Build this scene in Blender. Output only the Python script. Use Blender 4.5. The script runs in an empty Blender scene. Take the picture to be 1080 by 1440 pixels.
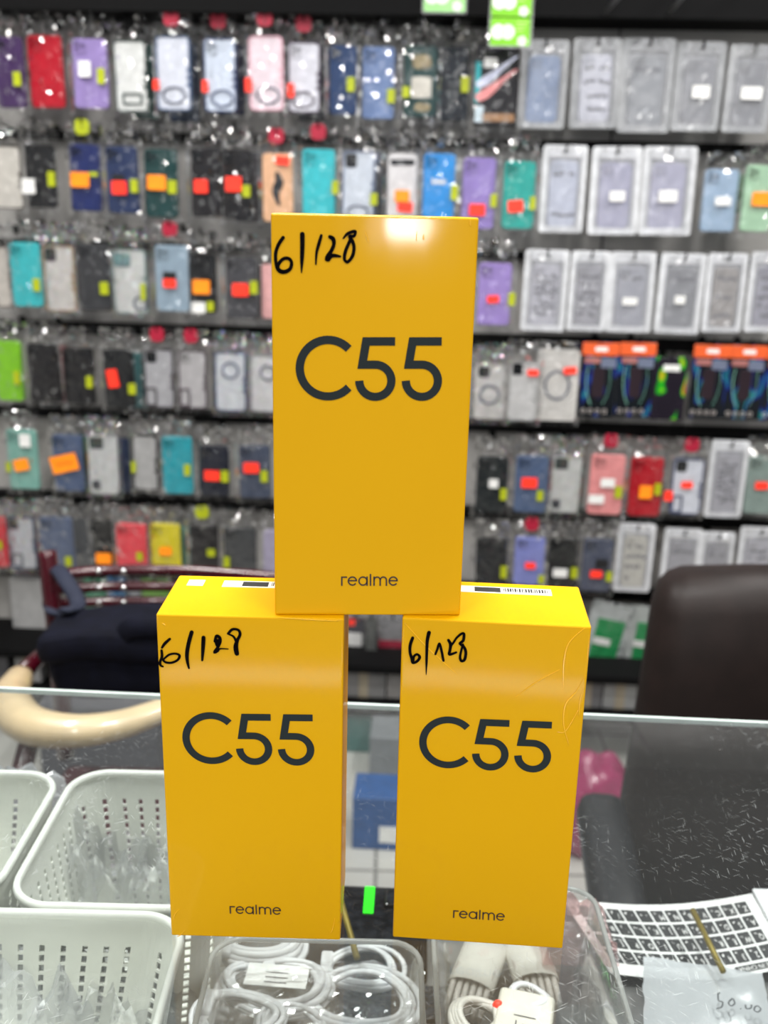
import bpy, bmesh, math, random
from mathutils import Vector, Matrix, noise
R = random.Random(7)
SC = bpy.context.scene
COL = SC.collection
PI = math.pi

# ---------------------------------------------------------------- camera solved from the photograph (1080x1440)
F_PX, PITCH, ROLL, CAM_H = 1393.2, .2953, .0234, .3476
CAM = Vector((0, 0, CAM_H))
r0 = Vector((1, 0, 0)); u0 = Vector((0, math.sin(PITCH), math.cos(PITCH))); fw = Vector((0, math.cos(PITCH), -math.sin(PITCH)))
cr, sr = math.cos(ROLL), math.sin(ROLL)
CR = r0 * cr + u0 * sr; CU = u0 * cr - r0 * sr
def ray(px, py): return (fw + CR * ((px - 540) / F_PX) - CU * ((py - 720) / F_PX))
def at_plane(px, py, p0, n):
    d = ray(px, py); return CAM + d * ((p0 - CAM).dot(n) / d.dot(n))
def at_z(px, py, z): return at_plane(px, py, Vector((0, 0, z)), Vector((0, 0, 1)))
def at_y(px, py, y): return at_plane(px, py, Vector((0, y, 0)), Vector((0, 1, 0)))
YAW = math.radians(2.7)                      # the shop wall and the counter are turned by this much
WT = Vector((math.cos(YAW), -math.sin(YAW), 0)); WN = Vector((-math.sin(YAW), -math.cos(YAW), 0))
WALL0 = Vector((0, 2.45, 0))
def wl(s, z, off=0.0): return WALL0 + WT * s + WN * off + Vector((0, 0, z))
def at_wall(px, py, off=0.1):
    p = at_plane(px, py, WALL0 + WN * off, WN); q = p - WALL0
    return q.dot(WT), p.z

# ---------------------------------------------------------------- materials
def lin(c):
    return tuple((v / 255 / 12.92 if v / 255 <= .04045 else ((v / 255 + .055) / 1.055) ** 2.4) for v in c)
_M = {}
def nodes(name):
    m = bpy.data.materials.new(name); m.use_nodes = True; nt = m.node_tree; nt.nodes.clear()
    return m, nt, nt.nodes.new('ShaderNodeOutputMaterial')
def mat(name, c, rough=.5, metal=0.0, coat=0.0, var=.08, scale=40, bump=0.0, bscale=60, spec=.5, emit=0):
    if name in _M: return _M[name]
    m, nt, out = nodes(name); N, L = nt.nodes, nt.links
    b = N.new('ShaderNodeBsdfPrincipled'); b.inputs['Roughness'].default_value = rough; b.inputs['Metallic'].default_value = metal
    b.inputs['Coat Weight'].default_value = coat; b.inputs['Coat Roughness'].default_value = .08
    b.inputs['Specular IOR Level'].default_value = spec
    tc = N.new('ShaderNodeTexCoord'); nz = N.new('ShaderNodeTexNoise'); nz.inputs['Scale'].default_value = scale
    rp = N.new('ShaderNodeValToRGB'); l = lin(c)
    rp.color_ramp.elements[0].color = (*[v * (1 - var) for v in l], 1); rp.color_ramp.elements[1].color = (*[min(1, v * (1 + var)) for v in l], 1)
    rp.color_ramp.elements[0].position = .35; rp.color_ramp.elements[1].position = .65
    L.new(tc.outputs['Object'], nz.inputs['Vector']); L.new(nz.outputs['Fac'], rp.inputs['Fac']); L.new(rp.outputs['Color'], b.inputs['Base Color'])
    if bump:
        n2 = N.new('ShaderNodeTexNoise'); n2.inputs['Scale'].default_value = bscale; n2.inputs['Detail'].default_value = 3
        bp = N.new('ShaderNodeBump'); bp.inputs['Strength'].default_value = bump; bp.inputs['Distance'].default_value = .002
        L.new(tc.outputs['Object'], n2.inputs['Vector']); L.new(n2.outputs['Fac'], bp.inputs['Height']); L.new(bp.outputs['Normal'], b.inputs['Normal'])
        if coat: L.new(bp.outputs['Normal'], b.inputs['Coat Normal'])
    if emit:
        b.inputs['Emission Color'].default_value = (*l, 1); b.inputs['Emission Strength'].default_value = emit
    L.new(b.outputs[0], out.inputs[0]); _M[name] = m; return m
def film(name, tint=(.96, .96, .97), rough=.09, haze=.05, refl=1.0, hazec=(.8, .8, .82), bump=0.0, bscale=300, holo=False, cap=.45):
    """clear plastic: transparent, with a Fresnel mirror coat and a little milky haze"""
    if name in _M: return _M[name]
    m, nt, out = nodes(name); N, L = nt.nodes, nt.links
    t = N.new('ShaderNodeBsdfTransparent'); t.inputs[0].default_value = (*tint, 1)
    d = N.new('ShaderNodeBsdfDiffuse'); d.inputs[0].default_value = (*hazec, 1)
    g = N.new('ShaderNodeBsdfGlossy'); g.inputs['Roughness'].default_value = rough; g.inputs[0].default_value = (1, 1, 1, 1)
    m1 = N.new('ShaderNodeMixShader'); m1.inputs[0].default_value = haze
    fr = N.new('ShaderNodeFresnel'); fr.inputs[0].default_value = 1.45
    mu = N.new('ShaderNodeMath'); mu.operation = 'MULTIPLY'; mu.inputs[1].default_value = refl; mu.use_clamp = True
    m2 = N.new('ShaderNodeMixShader')
    tl = N.new('ShaderNodeBsdfTranslucent'); tl.inputs[0].default_value = (*hazec, 1); dm = N.new('ShaderNodeMixShader'); dm.inputs[0].default_value = .45
    L.new(d.outputs[0], dm.inputs[1]); L.new(tl.outputs[0], dm.inputs[2])
    mn = N.new('ShaderNodeMath'); mn.operation = 'MINIMUM'; mn.inputs[1].default_value = cap
    L.new(t.outputs[0], m1.inputs[1]); L.new(dm.outputs[0], m1.inputs[2]); L.new(fr.outputs[0], mu.inputs[0]); L.new(mu.outputs[0], mn.inputs[0]); L.new(mn.outputs[0], m2.inputs[0])
    L.new(m1.outputs[0], m2.inputs[1]); L.new(g.outputs[0], m2.inputs[2]); L.new(m2.outputs[0], out.inputs[0])
    if bump:
        tc = N.new('ShaderNodeTexCoord'); n2 = N.new('ShaderNodeTexNoise'); n2.inputs['Scale'].default_value = bscale
        bp = N.new('ShaderNodeBump'); bp.inputs['Strength'].default_value = bump; bp.inputs['Distance'].default_value = .002
        L.new(tc.outputs['Object'], n2.inputs['Vector']); L.new(n2.outputs['Fac'], bp.inputs['Height']); L.new(bp.outputs[0], g.inputs['Normal']); L.new(bp.outputs[0], fr.inputs['Normal'])
    if holo:
        tc = N.new('ShaderNodeTexCoord'); n2 = N.new('ShaderNodeTexNoise'); n2.inputs['Scale'].default_value = 55
        hs = N.new('ShaderNodeCombineColor'); hs.mode = 'HSV'; hs.inputs[1].default_value = .55; hs.inputs[2].default_value = 1
        ml = N.new('ShaderNodeMath'); ml.operation = 'MULTIPLY'; ml.inputs[1].default_value = 9
        L.new(tc.outputs['Object'], n2.inputs['Vector']); fc = N.new('ShaderNodeMath'); fc.operation = 'FRACT'; L.new(n2.outputs['Fac'], ml.inputs[0]); L.new(ml.outputs[0], fc.inputs[0]); L.new(fc.outputs[0], hs.inputs[0]); L.new(hs.outputs[0], g.inputs[0]); L.new(hs.outputs[0], d.inputs[0])
    _M[name] = m; return m
def c2m(c, rough=.4, **k):
    k.setdefault('spec', .2 if sum(c) < 260 else .4); return mat('plastic_%d_%d_%d' % tuple(c), c, rough, **k)

# ---------------------------------------------------------------- mesh helpers
def link(name, me, m=None, parent=None, loc=None, smooth=False):
    o = bpy.data.objects.new(name, me); COL.objects.link(o)
    if m is not None and not me.materials: me.materials.append(m)
    if parent: o.parent = parent
    if loc is not None: o.location = loc
    if smooth:
        for p in me.polygons: p.use_smooth = True
    return o
def from_bm(name, bm, m=None, parent=None, loc=None, smooth=False, norm=True):
    if norm: bmesh.ops.recalc_face_normals(bm, faces=bm.faces)
    me = bpy.data.meshes.new(name); bm.to_mesh(me); bm.free(); return link(name, me, m, parent, loc, smooth)
def empty(name, loc, rz=0, label=None, cat=None, group=None):
    o = bpy.data.objects.new(name, None); COL.objects.link(o); o.location = loc; o.rotation_euler = (0, 0, rz); o.empty_display_size = .02
    tag(o, label, cat, group); return o
def tag(o, label=None, cat=None, group=None, kind=None):
    if label: o['label'] = label
    if cat: o['category'] = cat
    if group: o['group'] = group
    if kind: o['kind'] = kind
    return o
def struct(o): o['kind'] = 'structure'; return o
def add_box(bm, x0, x1, y0, y1, z0, z1, bev=0):
    b2 = bmesh.new(); bmesh.ops.create_cube(b2, size=1)
    for v in b2.verts: v.co = Vector(((x0 + x1) / 2 + v.co.x * (x1 - x0), (y0 + y1) / 2 + v.co.y * (y1 - y0), (z0 + z1) / 2 + v.co.z * (z1 - z0)))
    if bev: bmesh.ops.bevel(b2, geom=list(b2.edges), offset=bev, segments=3, profile=.5, affect='EDGES')
    me = bpy.data.meshes.new('t'); b2.to_mesh(me); b2.free(); bm.from_mesh(me); bpy.data.meshes.remove(me)
def box(name, x0, x1, y0, y1, z0, z1, m, parent=None, bev=0, loc=None):
    bm = bmesh.new(); add_box(bm, x0, x1, y0, y1, z0, z1, bev); return from_bm(name, bm, m, parent, loc)
def add_tube(bm, pts, rad, seg=8, closed=False, flat=1.0, up=Vector((0, 0, 1))):
    pts = [Vector(p) for p in pts]; n = len(pts); rs = rad if hasattr(rad, '__len__') else [rad] * n
    rings = []; prev = None
    for i, p in enumerate(pts):
        a = pts[(i - 1) % n] if (closed or i > 0) else p; b = pts[(i + 1) % n] if (closed or i < n - 1) else p
        t = (b - a); t = t.normalized() if t.length > 1e-9 else Vector((0, 0, 1))
        if prev is None:
            s = t.cross(up)
            if s.length < 1e-3: s = t.cross(Vector((1, 0, 0)))
            s.normalize()
        else:
            s = prev - t * prev.dot(t)
            s = s.normalized() if s.length > 1e-6 else prev
        prev = s; w = t.cross(s).normalized()
        rings.append([bm.verts.new(p + s * math.cos(2 * PI * k / seg) * rs[i] + w * math.sin(2 * PI * k / seg) * rs[i] * flat) for k in range(seg)])
    for i in range(n if closed else n - 1):
        A, B = rings[i], rings[(i + 1) % n]
        for k in range(seg): bm.faces.new((A[k], A[(k + 1) % seg], B[(k + 1) % seg], B[k]))
    if not closed: bm.faces.new(rings[0][::-1]); bm.faces.new(rings[-1])
def tube(name, pts, rad, m, parent=None, **k):
    bm = bmesh.new(); add_tube(bm, pts, rad, **k); return from_bm(name, bm, m, parent, smooth=True)
def smooth_pts(P, sub=8, closed=False):
    P = [tuple(p) for p in P]; n = len(P); out = []
    for i in range(n if closed else n - 1):
        g = lambda j: P[j % n] if closed else P[max(0, min(n - 1, j))]
        a, b, c, d = g(i - 1), g(i), g(i + 1), g(i + 2)
        for s in range(sub):
            t = s / sub
            out.append(tuple(.5 * (2 * b[k] + (c[k] - a[k]) * t + (2 * a[k] - 5 * b[k] + 4 * c[k] - d[k]) * t * t + (-a[k] + 3 * b[k] - 3 * c[k] + d[k]) * t ** 3) for k in range(len(b))))
    if not closed: out.append(P[-1])
    return out
def rrect(w, h, r, seg=5, cx=0, cz=0):
    r = min(r, w / 2 - 1e-5, h / 2 - 1e-5); o = []
    for (sx, sz, a0) in ((1, 1, 0), (-1, 1, 90), (-1, -1, 180), (1, -1, 270)):
        for k in range(seg + 1):
            a = math.radians(a0 + 90 * k / seg); o.append((cx + sx * (w / 2 - r) + r * math.cos(a), cz + sz * (h / 2 - r) + r * math.sin(a)))
    return o
def add_slab(bm, w, h, r, y0, y1, cx=0, cz=0, bev=.001, seg=5):
    """rounded plate in the xz plane, front at y0 (towards -y), back at y1"""
    R3 = [(rrect(w - 2 * bev, h - 2 * bev, max(r - bev, 1e-4), seg, cx, cz), y0), (rrect(w, h, r, seg, cx, cz), y0 + bev), (rrect(w, h, r, seg, cx, cz), y1)]
    V = [[bm.verts.new((x, y, z)) for x, z in pts] for pts, y in R3]; n = len(V[0])
    for a, b in ((0, 1), (1, 2)):
        for k in range(n): bm.faces.new((V[a][k], V[a][(k + 1) % n], V[b][(k + 1) % n], V[b][k]))
    bm.faces.new(V[0]); bm.faces.new(V[2][::-1])
def slab(name, w, h, r, y0, y1, m, parent, cx=0, cz=0, bev=.001, seg=5):
    bm = bmesh.new(); add_slab(bm, w, h, r, y0, y1, cx, cz, bev, seg); return from_bm(name, bm, m, parent)
def add_frame(bm, w, h, r, t, y0, y1, cx=0, cz=0, seg=5):
    A = rrect(w, h, r, seg, cx, cz); B = rrect(w - 2 * t, h - 2 * t, max(r - t, .002), seg, cx, cz); n = len(A)
    V = [[bm.verts.new((x, y, z)) for x, z in P] for P, y in ((A, y1), (A, y0), (B, y0), (B, y1))]
    for a in range(4):
        b = (a + 1) % 4
        for k in range(n): bm.faces.new((V[a][k], V[a][(k + 1) % n], V[b][(k + 1) % n], V[b][k]))
def frame(name, w, h, r, t, y0, y1, m, parent, cx=0, cz=0, seg=6):
    bm = bmesh.new(); add_frame(bm, w, h, r, t, y0, y1, cx, cz, seg); return from_bm(name, bm, m, parent)
def add_ribbon(bm, pts, ws, P, caps=False):
    """flat stroke; pts are 2-D, P(u,v) gives the 3-D point"""
    n = len(pts); ws = ws if hasattr(ws, '__len__') else [ws] * n; Lv, Rv = [], []
    for i in range(n):
        def seg(a, b):
            dx, dy = b[0] - a[0], b[1] - a[1]; l = math.hypot(dx, dy) or 1e-9; return dx / l, dy / l
        d1 = seg(pts[i - 1], pts[i]) if i else seg(pts[0], pts[1]); d2 = seg(pts[i], pts[i + 1]) if i < n - 1 else d1
        nx, ny = -(d1[1] + d2[1]) / 2, (d1[0] + d2[0]) / 2; l2 = max(nx * nx + ny * ny, .3)
        nx, ny = nx / l2, ny / l2; w = ws[i] / 2
        Lv.append(bm.verts.new(P(pts[i][0] + nx * w, pts[i][1] + ny * w))); Rv.append(bm.verts.new(P(pts[i][0] - nx * w, pts[i][1] - ny * w)))
    for i in range(n - 1): bm.faces.new((Lv[i], Lv[i + 1], Rv[i + 1], Rv[i]))
    if caps:
        for i in (range(n)):
            c = [bm.verts.new(P(pts[i][0] + ws[i] / 2 * math.cos(a * PI / 5), pts[i][1] + ws[i] / 2 * math.sin(a * PI / 5))) for a in range(10)]
            bm.faces.new(c)
def arc(cx, cy, r, a0, a1, n=24, ry=None):
    return [(cx + r * math.cos(math.radians(a0 + (a1 - a0) * k / n)), cy + (ry or r) * math.sin(math.radians(a0 + (a1 - a0) * k / n))) for k in range(n + 1)]
def text_mesh(s, size):
    cu = bpy.data.curves.new('t', 'FONT'); cu.body = s; cu.size = size; cu.align_x = 'CENTER'; cu.align_y = 'CENTER'; cu.resolution_u = 2
    o = bpy.data.objects.new('t', cu); COL.objects.link(o); dg = bpy.context.evaluated_depsgraph_get()
    me = bpy.data.meshes.new_from_object(o.evaluated_get(dg)); bpy.data.objects.remove(o); bpy.data.curves.remove(cu); return me

# ---------------------------------------------------------------- world, camera, lights
w = bpy.data.worlds.new('world'); SC.world = w; w.use_nodes = True
w.node_tree.nodes['Background'].inputs[0].default_value = (.86, .93, 1, 1); w.node_tree.nodes['Background'].inputs[1].default_value = .32
cd = bpy.data.cameras.new('camera'); cam = bpy.data.objects.new('camera', cd); COL.objects.link(cam); SC.camera = cam
cam.matrix_world = Matrix(((CR.x, CU.x, -fw.x, 0), (CR.y, CU.y, -fw.y, 0), (CR.z, CU.z, -fw.z, CAM_H), (0, 0, 0, 1)))
cd.sensor_fit = 'VERTICAL'; cd.sensor_height = 36; cd.sensor_width = 27; cd.lens = F_PX / 1440 * 36; cd.clip_start = .01
cd.dof.use_dof = True; cd.dof.focus_distance = .47; cd.dof.aperture_fstop = 9.5
SC.view_settings.view_transform = 'Standard'; SC.view_settings.look = 'None'
try:
    SC.cycles.transparent_max_bounces = 24; SC.cycles.max_bounces = 8; SC.cycles.caustics_reflective = False; SC.cycles.caustics_refractive = False
    SC.cycles.sample_clamp_indirect = 10
except Exception: pass
def area(name, loc, target, sx, sy, power, color=(1, 1, 1)):
    l = bpy.data.lights.new(name, 'AREA'); l.shape = 'RECTANGLE'; l.size = sx; l.size_y = sy; l.energy = power; l.color = color
    o = bpy.data.objects.new(name, l); COL.objects.link(o); o.location = loc
    o.rotation_euler = (Vector(target) - Vector(loc)).to_track_quat('-Z', 'Y').to_euler(); return o

# ---------------------------------------------------------------- room shell
GREY = mat('grey_slat_panel', (160, 158, 155), .38, 0, var=.12, scale=6, bump=.1, bscale=14)
BLK = mat('black_metal_rail', (7, 7, 8), .7, spec=.12)
ZF, ZC = -1.0, 1.75
bm = bmesh.new(); P = [wl(-2.6, ZF), wl(2.6, ZF), wl(2.6, ZC), wl(-2.6, ZC)]
Q = [p - WN * .08 for p in P]
vs = [bm.verts.new(p) for p in P + Q]
for f in ((0, 1, 2, 3), (7, 6, 5, 4), (0, 4, 5, 1), (2, 6, 7, 3), (1, 5, 6, 2), (0, 3, 7, 4)): bm.faces.new([vs[i] for i in f])
struct(from_bm('wall_back', bm, GREY))
def floor_mat():
    m, nt, out = nodes('pale_floor_tiles'); N, L = nt.nodes, nt.links
    b = N.new('ShaderNodeBsdfPrincipled'); b.inputs['Roughness'].default_value = .25
    tc = N.new('ShaderNodeTexCoord'); br = N.new('ShaderNodeTexBrick'); br.offset = 0; br.inputs['Scale'].default_value = 1
    br.inputs['Color1'].default_value = (*lin((188, 186, 180)), 1); br.inputs['Color2'].default_value = (*lin((180, 178, 173)), 1); br.inputs['Mortar'].default_value = (*lin((120, 118, 114)), 1)
    br.inputs['Brick Width'].default_value = .6; br.inputs['Row Height'].default_value = .6; br.inputs['Mortar Size'].default_value = .004
    L.new(tc.outputs['Object'], br.inputs['Vector']); L.new(br.outputs['Color'], b.inputs['Base Color']); L.new(b.outputs[0], out.inputs[0]); return m
struct(box('floor', -2.7, 2.7, -3.2, 2.75, ZF - .05, ZF, floor_mat()))
struct(box('ceiling', -2.7, 2.7, -3.2, 2.75, ZC, ZC + .05, mat('grey_ceiling', (120, 120, 118), .8)))
struct(box('wall_left', -2.7, -2.62, -3.2, 2.75, ZF, ZC, mat('side_wall_grey', (150, 150, 150), .7)))
struct(box('wall_right', 2.62, 2.7, -3.2, 2.75, ZF, ZC, mat('side_wall_grey', (150, 150, 150), .7)))
def wall_box(name, s0, s1, o0, o1, z0, z1, m, parent=None, bev=0):
    """box given in wall coordinates: s along, o out of the wall"""
    o = box(name, s0, s1, -o1, -o0, z0, z1, m, parent, bev); o.location = WALL0 if parent is None else (0, 0, 0)
    if parent is None: o.rotation_euler.z = -YAW
    return o
# panel joints (thin dark vertical seams)
for i, px in enumerate((395, 872, 1330, -90)):
    s, _ = at_wall(px, 40, 0); struct(wall_box('trim_%d' % (i + 1), s - .002, s + .002, 0, .0015, ZF, .75, mat('dark_seam', (40, 40, 40), .6)))
# black fascia over the display
_, zb = at_wall(540, 20, .14)
struct(wall_box('trim_5', -2.6, 2.6, 0, .14, zb, zb + .14, BLK))
struct(wall_box('trim_6', -2.6, 2.6, 0, .14, zb + .36, ZC - .001, BLK))  # unseen upper band, spaced to shape the reflection in the counter glass
# rails: one black channel above each row of hooks
RAILZ = []
for i, (px, py) in enumerate(((960, 208), (1010, 366), (200, 463), (200, 581), (200, 702), (200, 806))):
    s, z = at_wall(px, py, .01); RAILZ.append(z)
print('RAILS', [round(z, 3) for z in RAILZ])
for i, z in enumerate(RAILZ):
    rl = wall_box('hook_rail', -2.55, 2.55, 0, .03, z - (.010 if i < 2 else .014), z + (.010 if i < 2 else .014), BLK, bev=.002)
    tag(rl, 'long black %s hook rail running along the grey wall' % ['second from the top', 'third from the top', 'fourth from the top', 'fifth from the top', 'sixth from the top', 'lowest'][i], 'rail', 'black hook rails on the wall')

# ---------------------------------------------------------------- things hanging on the wall
SPECK = []
FILM = film('crinkled_clear_bag', tint=(.98,.98,.985), rough=.07, haze=.01, refl=1.4, cap=.6, hazec=(.8, .81, .83))
FILMH = film('rainbow_clear_bag', tint=(.98,.98,.985), rough=.16, haze=.06, refl=3.0, cap=.7, holo=True)
MILK = film('milky_pouch_window', tint=(.97, .97, .98), rough=.16, haze=.2, refl=1.0, hazec=(.86, .87, .9))
WHITEF = mat('white_pouch_border', (204, 206, 210), .25, bump=.3, bscale=30, coat=.4)
WHITEL = mat('white_label', (232, 232, 230), .5)
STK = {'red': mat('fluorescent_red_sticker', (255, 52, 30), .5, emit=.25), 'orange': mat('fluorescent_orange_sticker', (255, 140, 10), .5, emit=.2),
       'yellow': mat('yellow_green_tag', (168, 178, 8), .5), 'white': WHITEL, 'black': mat('black_label', (22, 22, 24), .5)}
REDH = mat('crimson_header', (165, 15, 50), .5)
LENS = mat('lens_black', (18, 20, 24), .15, coat=.6)
INK = mat('grey_print', (78, 78, 88), .6)
DARKR = mat('navy_ring_print', (52, 62, 88), .5)
ORG = mat('orange_header', (226, 92, 36), .5)
WALLG = {}
def crumple(name, w, h, ztop, seed, m, parent, y=-.008, amp=.0035, top=.045, nx=12, nz=22):
    bm = bmesh.new(); G = []
    for j in range(nz + 1):
        z = ztop - h * j / nz; row = []
        k = max(0, 1 - (ztop - z) / max(top, 1e-4))          # 1 at the very top, 0 at the case
        for i in range(nx + 1):
            u = -1 + 2 * i / nx; ww = w * (1 - .12 * k * k); a = amp * (.62 + 3.4 * min(1, k * 2))
            yy = y * (1 - u ** 4) + a * noise.noise(Vector((u * 4 + seed * 3.1, z * 55, seed))) * 1.3 + a * .6 * noise.noise(Vector((u * 9, z * 120, seed + 9)))
            if abs(u) > .99: yy = .003
            row.append(bm.verts.new((ww / 2 * u + .001 * noise.noise(Vector((z * 60, seed, u))), min(yy, .006) if k > .05 else min(yy, y * .25 if abs(u) < .85 else .004), z)))
        G.append(row)
    for j in range(nz):
        for i in range(nx):
            a, b, c, d = G[j][i], G[j][i + 1], G[j + 1][i + 1], G[j + 1][i]
            if (i + j) % 2: bm.faces.new((a, b, c)); bm.faces.new((a, c, d))
            else: bm.faces.new((a, b, d)); bm.faces.new((b, c, d))
    return from_bm(name, bm, m, parent, norm=False)
def hook(s, z, off, tilt=0):
    t = empty('display_hook', wl(s, z, 0), -YAW, 'black metal hook jutting from a wall rail through a hanging packet', 'hook', 'black display hooks on the wall')
    tube('hook_wire', [(0, 0, .0), (0, -off * .6, .002), (0, -off - .012, .006), (0, -off - .02, .02)], .0022, BLK, t, seg=6)
    slab('hook_plate', .016, .022, .003, -.004, 0, BLK, t)
    return t
def stickers(t, L, s0, z0, off, front):
    for (c, px, py, w, h, *r) in L:
        s, z = at_wall(px, py, off); w /= 592.; h /= 560.
        if c == 'yellow': w *= .85; h *= .9
        bm = bmesh.new(); add_slab(bm, w, h, .002, -.0008, .0004, bev=.0002, seg=2)
        o = from_bm('side_tag' if c == 'yellow' else 'price_sticker' if c in ('red', 'orange', 'green') else 'label_sticker', bm, STK[c], t, (s - s0, front, z - z0))
        if r: o.rotation_euler.y = math.radians(-r[0])
        if c == 'orange' and w > .05:      # the big handwritten one
            b2 = bmesh.new()
            for q in range(5): add_ribbon(b2, [(-.02 + .009 * q, -.006), (-.018 + .009 * q, .006), (-.013 + .009 * q, -.004)], .0016, lambda u, v: (u, -.0012, v))
            from_bm('price_handwriting', b2, mat('brown_ink', (120, 40, 10), .5), o)
seedc = [0]; alt = [0]
def place(px, yt, yb, off):
    s, zt = at_wall(px, yt, off); s2, zb_ = at_wall(px, yb, off)
    return (s + s2) / 2 * 1.0, zt, zb_
def case_packet(px, yt, yb, wpx, col, label, st=(), cam_='2', ring=None, header=None, holo=False, off=.10, group=None, clear=False, extra=None, bagtop=.052, hookit=True, rough=.35, cat='phone case', lean=0):
    seedc[0] += 1; sd = seedc[0]; alt[0] += 1; off += .017 * (alt[0] % 2)
    s, zt, zb_ = place(px, yt, yb, off); h = zt - zb_; ztop = zt + bagtop
    sw = at_wall(px + wpx / 2, (yt + yb) / 2, off)[0] - at_wall(px - wpx / 2, (yt + yb) / 2, off)[0]
    loc = wl(s, ztop - .008, off)
    t = empty('bagged_phone_case', loc, -YAW, label, cat, group or 'phone cases hanging in clear bags')
    t.rotation_euler.y = math.radians(lean + R.uniform(-.8, .8))
    zc = -(ztop - .008 - (zt + zb_) / 2)
    body = slab('case', sw, h, .009, -.005, .005, c2m(col, rough), t, 0, zc, .002)
    cz = zc + h / 2; cx = -sw / 2
    if clear:          # see-through back with coloured bumper
        frame('bumper', sw + .002, h + .002, .010, .003, -.0065, .006, c2m(clear if isinstance(clear, tuple) else (60, 62, 66), .4), t, 0, zc)
        for q in range(3): slab('side_notch', .006, .008, .002, -.007, -.004, c2m(clear if isinstance(clear, tuple) else (60, 62, 66), .4), t, sw / 2 - .004, zc + h * (.05 - .1 * q), .0003, 2)
    if cam_:
        dark = sum(col) > 200
        cm = slab('camera_bump', sw * .36 if cam_ != 'bar' else sw * .82, h * .2 if cam_ != 'bar' else h * .09, .006, -.0068, -.004,
                  (LENS if (cam_ in ('dark', 'bar')) else c2m(tuple(int(v * .9) for v in col), .3)), t, cx + sw * .25 if cam_ != 'bar' else 0, cz - h * .13, .0008)
        if cam_ != 'bar':
            bm = bmesh.new()
            for q in range(2):
                for (qx, qz) in (((.16, .05), (.16, .13)), ((.3, .09), (.3, .17)))[q][:2] if q == 0 else (((.31, .09)),):
                    ring_ = [(cx + sw * qx + .0048 * math.cos(a * PI / 6), cz - h * (qz + .02) + .0048 * math.sin(a * PI / 6)) for a in range(12)]
                    v0 = [bm.verts.new((x, -.0078, z)) for x, z in ring_]; v1 = [bm.verts.new((x, -.006, z)) for x, z in ring_]
                    bm.faces.new(v0)
                    for k in range(12): bm.faces.new((v0[k], v0[(k + 1) % 12], v1[(k + 1) % 12], v1[k]))
            from_bm('lens', bm, LENS if cam_ == 'dark' or sum(col) < 200 else c2m(tuple(int(v * .62) for v in col), .2), cm)
    if ring:           # ring or stand printed on the back: (dx, dz as fraction, r_x, r_z, square)
        fx, fz, rx, rz, sq = ring; bm = bmesh.new()
        if sq: add_frame(bm, rx * 2 * sw, rz * 2 * h, .004, .004, -.0075, -.004, fx * sw, zc + fz * h)
        else:
            add_tube(bm, [(fx * sw + rx * sw * math.cos(a * PI / 12), -.0062, zc + fz * h + rz * h * math.sin(a * PI / 12)) for a in range(24)], .0022, 6, closed=True)
        from_bm('ring_stand', bm, DARKR if not (isinstance(clear, tuple) and sum(clear) < 250) else c2m(clear, .4), t, smooth=True)
    if extra: extra(t, sw, h, zc)
    crumple('bag', sw + .022, h + bagtop + .014, .008, sd, FILMH if holo else FILM, t, top=bagtop + .005)
    if header:
        hc = {'red': REDH, 'yellow': STK['yellow'], 'black': BLK}[header]
        slab('header_card', .034, .034, .012, -.0115, -.0095, hc, t, 0, -.008, .0004)
    stickers(t, st, s, ztop - .008, off, -.0135)
    if hookit: hook(s, ztop - .014, off)
    return t
def back_packet(px, yt, yb, wpx, col, label, off=.052):
    """a case hung behind the front one on the same hook: only its edge shows"""
    seedc[0] += 1; s, zt, zb_ = place(px, yt, yb, off); h = zt - zb_
    sw = at_wall(px + wpx / 2, yt, off)[0] - at_wall(px - wpx / 2, yt, off)[0]
    t = empty('bagged_phone_case', wl(s, zt + .04, off), -YAW, label, 'phone case', 'phone cases hung behind the front ones')
    slab('case', sw, h, .009, -.005, .005, c2m(col, .35), t, 0, -.04 - h / 2, .002)
    crumple('bag', sw + .02, h + .06, .006, seedc[0], FILM, t, top=.05); return t
WHITEG = mat('clear_pouch_border', (150, 152, 155), .25, bump=.3, bscale=30, coat=.4)
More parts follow.
